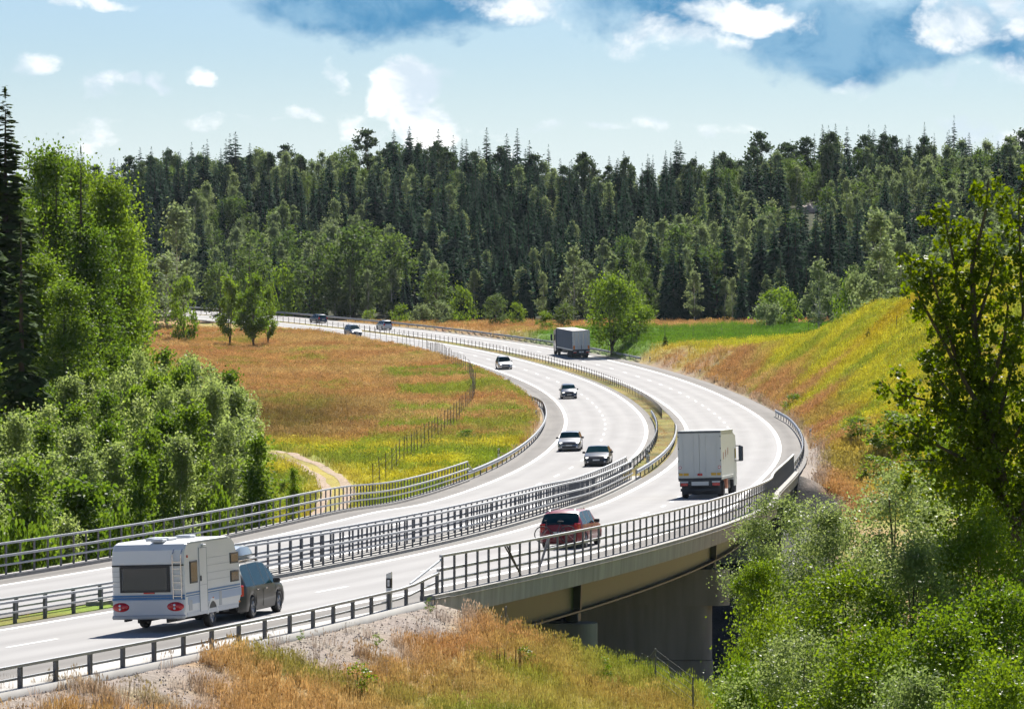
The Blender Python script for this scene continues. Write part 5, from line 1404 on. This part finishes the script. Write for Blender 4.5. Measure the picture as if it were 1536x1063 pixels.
# mid-distance trees by the road
for px, D, top, w, kd, lb in ((345, 585, 415, 2.2, 'field_birch', 'slender birch at the far corner of the meadow'), (380, 578, 412, 2.9, 'field_birch', 'fuller birch beside the slender one at the meadow corner'), (402, 590, 430, 1.6, 'field_birch', 'small tree right of the twin birches'),
                              (918, 556, 420, 4.0, 'field_tree', 'many stemmed round tree behind the blue lorry'), (958, 560, 455, 2.3, 'field_tree', 'smaller tree leaning beside the many stemmed round tree')):
    tr(kd, px, D, top, lb, w, name='broadleaf_tree' if kd == 'field_tree' else 'birch_tree')
for px, D, top, w, kd, lb in ((470, 735, 345, 5.0, 'broad_far', 'large dark rounded tree behind the far road, left of three'), (530, 742, 342, 5.5, 'broad_far', 'large dark rounded tree behind the far road, middle of three'), (590, 738, 352, 5.0, 'broad_far', 'large dark rounded tree behind the far road, right of three'),
                              (265, 700, 305, 4.5, 'birch_far', 'big grey green birch standing alone against the spruces at left'), (250, 640, 385, 4.4, 'birch_far', 'grey green trees at the back of the meadow, right of the tall aspens'), (226, 610, 395, 3.8, 'birch_far', 'birch against the aspens at the back of the meadow'), (276, 600, 420, 2.4, 'bush_far', 'bush beside the far end of the meadow'),
                              (330, 690, 395, 3.5, 'broad_far', 'green tree above the far bend of the road'), (375, 720, 345, 4.0, 'broad_far', 'sunlit broadleaf tree left of the dark rounded trees'), (420, 730, 405, 3.0, 'bush_far', 'bush beside the far guard rail end'),
                              (655, 700, 405, 3.4, 'broad_far', 'green tree right of the dark rounded trees'), (690, 690, 430, 2.4, 'bush_far', 'small bush before the bright clearing'), (743, 655, 442, 2.2, 'broad_far', 'lone conical tree in the bright clearing above the road'), (775, 668, 455, 1.5, 'bush_far', 'small bush right of the lone conical tree'), (845, 640, 455, 2.0, 'broad_far', 'small tree above the roof of the blue lorry'), (818, 640, 468, 1.6, 'bush_far', 'bush left of the blue lorry roof'),
                              (556, 705, 465, 1.8, 'bush_far', 'bright small bush on the verge near the far cars'), (602, 695, 458, 1.8, 'bush_far', 'bright rounded bush near the silver car'), (632, 690, 455, 2.0, 'bush_grey', 'pale bush behind the far guard rail'), (665, 685, 452, 1.8, 'bush_grey', 'grey green bush behind the far guard rail right of the pale one'),
                              (1150, 600, 452, 2.6, 'bush_grey', 'grey rounded juniper bush at the edge of the green field'), (1180, 604, 440, 2.4, 'bush_far', 'dark juniper bush right of the grey one'), (1168, 612, 432, 3.2, 'bush_far', 'leafy bush behind the two junipers'),
                              (1228, 560, 388, 2.7, 'birch_far', 'pointed birch standing before the dark spruces near the hill crest'), (1250, 565, 410, 2.0, 'birch_far', 'smaller birch right of the pointed birch'), (1318, 478, 318, 3.3, 'birch_far', 'tall drooping birch behind the crest of the green hill'), (1350, 490, 345, 2.8, 'birch_far', 'birch right of the tall drooping one'), (1290, 500, 410, 2.4, 'bush_grey', 'bush at the foot of the tall drooping birch'),
                              (1400, 520, 375, 2.8, 'birch_far', 'birch behind the hill crest, left of the near oak'), (1440, 510, 360, 3.0, 'birch_far', 'pale birch seen through the near oak'), (1500, 500, 340, 3.2, 'birch_far', 'birch at the right edge behind the near oak'), (1530, 520, 350, 3.0, 'birch_far', 'birch cut by the right edge of the picture'), (1275, 540, 420, 2.2, 'bush_far', 'low bush on the skyline of the green hill')):
    tr(kd, px, D, top, lb, w, name='bush' if 'bush' in kd else 'broadleaf_tree' if kd == 'broad_far' else 'birch_tree', cat='bush' if 'bush' in kd else 'tree')
for px, py, h, lb in ((998, 519, 1.9, 'small dark pine in front of the field fence'), (1303, 512, 1.5, 'small dark pine on the open slope of the green hill'), (1222, 492, 1.6, 'small pine on the skyline of the green hill')):
    tree('young_pine', on_ground(px, py, 250, 640), h, lb, None, h * .42, 'pine_sapling', cat='sapling')
for px, py, w, lb in ((1190, 612, 1.2, 'flowering cream shrub beside the outer guard rail'), (1340, 672, 2.4, 'tall light green reeds at the foot of the hill'), (1285, 655, 1.3, 'light shrub below the hill slope'), (1390, 705, 2.0, 'green bush at the foot of the hill, left of the near oak'), (1310, 720, 1.6, 'bush at the foot of the rusty slope'), (700, 662, .9, 'low green shrub on the inner verge'), (432, 738, .8, 'yellow green shrub beside the dirt track')):
    p = on_ground(px, py, 180, 480); tree('bush_far', p, w * 1.1, lb, None, w, 'shrub', cat='shrub')

# ------------------------------------------------------------------ near trees on the right
for kd, px, D, top, w, lb in (('valley_silver', 1172, 108, 742, 1.75, 'leafy tree growing up beside the bridge railing'), ('valley_tree', 1150, 100, 838, 1.2, 'bright leafy crown below the bridge edge'), ('willow_bush', 1150, 92, 905, 1.7, 'light green willow at the lower right of the bridge pier'),
                              ('valley_silver', 1252, 98, 760, 1.9, 'silvery crown right of the leafy tree by the railing'), ('valley_silver', 1345, 104, 700, 2.3, 'crown with glittering pale leaves left of the oak foot'), ('valley_tree', 1440, 112, 640, 2.3, 'tall feathery crown in front of the oak'),
                              ('valley_tree', 1265, 88, 858, 2.0, 'yellow green crown in the middle of the near bushes'), ('valley_silver', 1375, 90, 815, 2.1, 'glittering silver crown among the near bushes'), ('valley_tree', 1478, 92, 770, 2.1, 'deep green crown near the right edge'), ('valley_tree', 1530, 100, 700, 2.2, 'crown cut by the right edge under the oak'),
                              ('valley_silver', 1200, 80, 948, 1.8, 'pale crown at the bottom of the picture right of the pier'), ('valley_tree', 1310, 78, 945, 1.9, 'dark green crown low at the bottom right'), ('valley_tree', 1420, 76, 915, 2.0, 'bright crown at the bottom right'), ('valley_tree', 1515, 80, 880, 2.0, 'crown in the bottom right corner'),
                              ('willow_bush', 1112, 82, 1000, 1.3, 'willow bush at the bottom edge left of the near crowns'), ('valley_tree', 1480, 68, 1000, 1.7, 'lowest crown at the bottom right corner'), ('valley_silver', 1370, 70, 1010, 1.7, 'silvery crown touching the bottom edge')):
    tr(kd, px, D, top, lb, w, name='willow_bush' if kd == 'willow_bush' else 'broadleaf_tree', group='near trees below the bridge')
def oak():
    D = 96.0
    limbs = [([(1530, 840), (1505, 720), (1478, 600), (1462, 500), (1458, 400), (1478, 320), (1483, 268)], .0), ([(1478, 600), (1450, 490), (1432, 400), (1420, 340), (1412, 300)], .5), ([(1490, 650), (1430, 540), (1392, 470), (1368, 425), (1364, 385)], -.6), ([(1440, 555), (1415, 470), (1402, 430), (1395, 400)], -1.0),
             ([(1505, 720), (1440, 640), (1390, 600), (1340, 590), (1322, 570)], .8), ([(1505, 720), (1430, 680), (1370, 650), (1330, 630)], -.9), ([(1490, 660), (1515, 560), (1535, 470), (1530, 380), (1528, 300), (1540, 250)], .9), ([(1478, 600), (1505, 520), (1512, 460), (1500, 420)], -.7), ([(1525, 800), (1560, 640), (1575, 480), (1560, 360)], .3),
             ([(1515, 760), (1460, 700), (1400, 690), (1350, 690)], .4), ([(1500, 690), (1545, 620), (1590, 580)], -1.2), ([(1462, 500), (1480, 440), (1496, 380)], .4), ([(1450, 620), (1400, 560), (1385, 530)], 1.2)]
    base = spot(1545, D); t = thing('oak_tree', 'oak with leaf clusters along upright limbs at the right edge', 'tree', loc=base)
    g = np.random.default_rng(3); m = MB(); pts = []
    trunk = [base - base, at_depth(1538, 1000, D) - base, at_depth(1530, 840, D) - base]; m.path(trunk, [.30, .24, .18], 8)
    for li, (L, off) in enumerate(limbs):
        n = len(L); Q = [at_depth(px, py, D + off * min(1, i / 2) * 1.3) - base for i, (px, py) in enumerate(L)]
        r0 = .15 if li == 0 else .065; m.path(Q, [max(.012, r0 * (1 - .9 * i / (n - 1))) for i in range(n)], 6)
        tot = sum((b - a).length for a, b in zip(Q, Q[1:])); acc = 0
        for a, b in zip(Q, Q[1:]):
            l = (b - a).length
            for q in range(max(2, int(l / .13))):
                f = g.random(); c = a.lerp(b, f); t_ = (acc + l * f) / tot
                if li == 0 and t_ < .25: continue
                rr = .16 + .20 * (1 - t_) * (li != 0) + .10 * g.random()
                dv = Vector(g.normal(size=3) * rr * .9); cc = c + dv
                if g.random() < .4: m.tube(c, cc, .008, .004, 3, caps=False)
                pts.append(np.array(cc) + g.normal(size=(int(38 + 20 * g.random()), 3)) * .10)
            acc += l
    # fuller lower crown
    for q in range(95):
        px, py = g.uniform(1395, 1580), g.uniform(585, 780); c = at_depth(px, py, D + g.uniform(-1.4, 1.4)) - base
        pts.append(np.array(c) + g.normal(size=(44, 3)) * .15)
    V, F = leaf_quads(np.concatenate(pts), .066, g, .5, .75)
    link('crown', np_mesh('crown', V, F, 'leaf_oak'), t); m.build('trunk', 'bark', t)
oak()

# ------------------------------------------------------------------ grass, weeds, stones
def tuft(seed, n, h, spread, bw, heads=True, lean=.35):
    g = np.random.default_rng(seed); V = []; F = []
    for i in range(n):
        a = g.random() * 6.28; r = spread * math.sqrt(g.random()); bx, by = r * math.cos(a), r * math.sin(a)
        hh = h * g.uniform(.5, 1.1); la = g.random() * 6.28; l = lean * hh * g.random(); dx, dy = l * math.cos(la), l * math.sin(la); w = bw * g.uniform(.7, 1.3); wa = g.random() * 3.14
        wx, wy = w * math.cos(wa), w * math.sin(wa); b = len(V)
        V += [(bx - wx, by - wy, 0), (bx + wx, by + wy, 0), (bx + dx * .4 + wx * .7, by + dy * .4 + wy * .7, hh * .6), (bx + dx * .4 - wx * .7, by + dy * .4 - wy * .7, hh * .6), (bx + dx, by + dy, hh)]
        F += [(b, b + 1, b + 2, b + 3), (b + 3, b + 2, b + 4, b + 4)]
        if heads and g.random() < .6:
            b = len(V); s = bw * 2.4
            V += [(bx + dx, by + dy, hh * .86), (bx + dx + s, by + dy, hh * .97), (bx + dx, by + dy, hh * 1.1), (bx + dx - s, by + dy, hh * .97)]; F.append((b, b + 1, b + 2, b + 3))
    me = bpy.data.meshes.new('tuft'); me.from_pydata(V, [], [f if len(set(f)) == 4 else f[:3] for f in F]); me.update(); me.materials.append(M['grass_blade']); return me
TUF = [tuft(1, 22, .62, .24, .008), tuft(2, 26, .55, .28, .009), tuft(3, 20, .48, .22, .013, False, .6), tuft(4, 30, .42, .30, .008)]
TUFB = [tuft(5, 16, .55, .42, .022), tuft(6, 18, .48, .45, .026, False, .5), tuft(7, 16, .60, .40, .02)]
def grass(name, label, n, xr, yr, mask, meshes, smin, smax):
    x = rng.uniform(*xr, n); y = rng.uniform(*yr, n); s, o = road_so(x, y)
    k = mask(x, y, s, o) & (np.abs(x) < .14 * y + 3)
    x, y, s, o = x[k], y[k], s[k], o[k]; z = terrain(x, y, (s, o)); c = ground_col(x, y, (s, o))
    c = c * rng.uniform(.8, 1.45, (len(x), 1)) * np.array((1.05, 1.0, .95))
    # gravel and bare track carry little grass
    d = np.hypot(x[:, None] - TRK[None, ::2, 0], y[:, None] - TRK[None, ::2, 1]).min(1) if name == 'meadow_grass' else np.full(len(x), 9.)
    bare = (np.abs(c / c.sum(1, keepdims=True) - C_GV / C_GV.sum()).sum(1) < .09)
    k = (~bare | (rng.random(len(x)) < .05)) & (d > 1.5)
    x, y, z, c = x[k], y[k], z[k], c[k]; m = len(x)
    scatter(name, label, 'grass', np.stack([x, y, z - .02], -1), rng.uniform(0, 6.28, m), rng.uniform(smin, smax, m), rng.integers(0, len(meshes), m), meshes, c)
off_road = lambda s, o: (np.abs(o) > 12.1)
grass('bank_grass', 'rusty seeding grass over the near embankment', 60000, (-24, 26), (84, 178), lambda x, y, s, o: (o > 12.6) & (s < 90), TUF, .5, .95)
grass('hill_grass', 'yellow green and rusty grass on the right hand slope', 90000, (8, 64), (205, 480), lambda x, y, s, o: (o > 12.0) & (s > 176), TUFB, .7, 1.35)
grass('meadow_grass', 'tall rusty grass of the meadow inside the bend', 110000, (-90, 14), (185, 640), lambda x, y, s, o: (o < -12.2), TUFB, .7, 1.3)
grass('median_grass', 'short grass growing along the median', 26000, (-40, 18), (85, 640), lambda x, y, s, o: (np.abs(o) < .85) & ((s < BR0 - 1) | (s > BR1 + 1)), TUF[2:], .35, .7)
grass('verge_grass', 'grass beyond the far carriageway', 26000, (-60, 75), (470, 700), lambda x, y, s, o: (o > 12.2) & (y < forest_edge(x) + 2), TUFB, .8, 1.5)
def stones():
    ms = []
    for i in range(4):
        g = np.random.default_rng(90 + i); m = MB(); v = [(1, 0, 0), (-1, 0, 0), (0, 1, 0), (0, -1, 0), (0, 0, .7), (0, 0, -.7)]; v = [tuple(np.array(q) * g.uniform(.7, 1.3) * .03) for q in v]
        m.add(v, [(0, 2, 4), (2, 1, 4), (1, 3, 4), (3, 0, 4), (2, 0, 5), (1, 2, 5), (3, 1, 5), (0, 3, 5)]); ms.append(m.mesh('stone', 'gravel_stone'))
    n = 26000; x = rng.uniform(-26, 2, n); y = rng.uniform(88, 132, n); s, o = road_so(x, y); k = (o > 11.9) & (o < 15.2) & (s < 52); x, y, s, o = x[k], y[k], s[k], o[k]
    z = terrain(x, y, (s, o)); m = len(x)
    scatter('gravel', 'loose grey pink gravel below the near low barrier', 'gravel', np.stack([x, y, z + .01], -1), rng.uniform(0, 6.28, m), rng.uniform(.35, 1.35, m), rng.integers(0, 4, m), ms)
stones()
for px, py, h, lb in ((536, 1046, 1.0, 'leafy shrub in the rusty grass at the bottom edge'), (645, 918, .45, 'bright green weed at the end of the gravel'), (565, 972, .4, 'green weeds at the lower gravel edge'), (450, 962, .3, 'small weed on the gravel below the barrier'), (785, 1002, .7, 'green weed beside the dark seed stalks'), (880, 925, .7, 'leafy weed by the wire fence on the bank'), (930, 985, .8, 'pale weed low on the bank by the fence'), (905, 1020, .7, 'green weed in the lower bank grass')):
    p = on_ground(px, py, 80, 200); tree('weed', p, h, lb, None, h * .5, 'weed', cat='plant')
def dock():
    p = on_ground(765, 1012, 80, 200); t = thing('dock_plant', 'cluster of dark brown seed stalks in the near grass', 'plant', loc=p)
    for k in range(6):
        m = MB(); x, y = random.uniform(-.45, .45), random.uniform(-.3, .3); h = random.uniform(.6, .9); m.path([(x, y, 0), (x, y, h * .45), (x, y, h * .8), (x, y, h)], [.006, .016, .014, .003], 5); m.build('seed_stalk', 'bark', t)
dock()

# ------------------------------------------------------------------ thin summer haze
def haze():
    m = MB(); x0, x1, y0, y1, z0, z1 = -3600, 3600, -420, 7100, -80, 62
    m.box(((x0 + x1) / 2, (y0 + y1) / 2, (z0 + z1) / 2), (x1 - x0, y1 - y0, z1 - z0))
    mt = bpy.data.materials.new('haze'); mt.use_nodes = True; nt = mt.node_tree; nt.nodes.clear()
    o = nt.nodes.new('ShaderNodeOutputMaterial'); v = nt.nodes.new('ShaderNodeVolumePrincipled')
    v.inputs['Color'].default_value = (0.78, 0.90, 1.0, 1); v.inputs['Density'].default_value = 0.000022; v.inputs['Anisotropy'].default_value = 0.2
    nt.links.new(v.outputs[0], o.inputs['Volume']); MATS['haze'] = mt
    h = m.build('haze', 'haze'); tag(h, 'thin blue haze over the far forest', 'haze', kind='stuff')
haze()
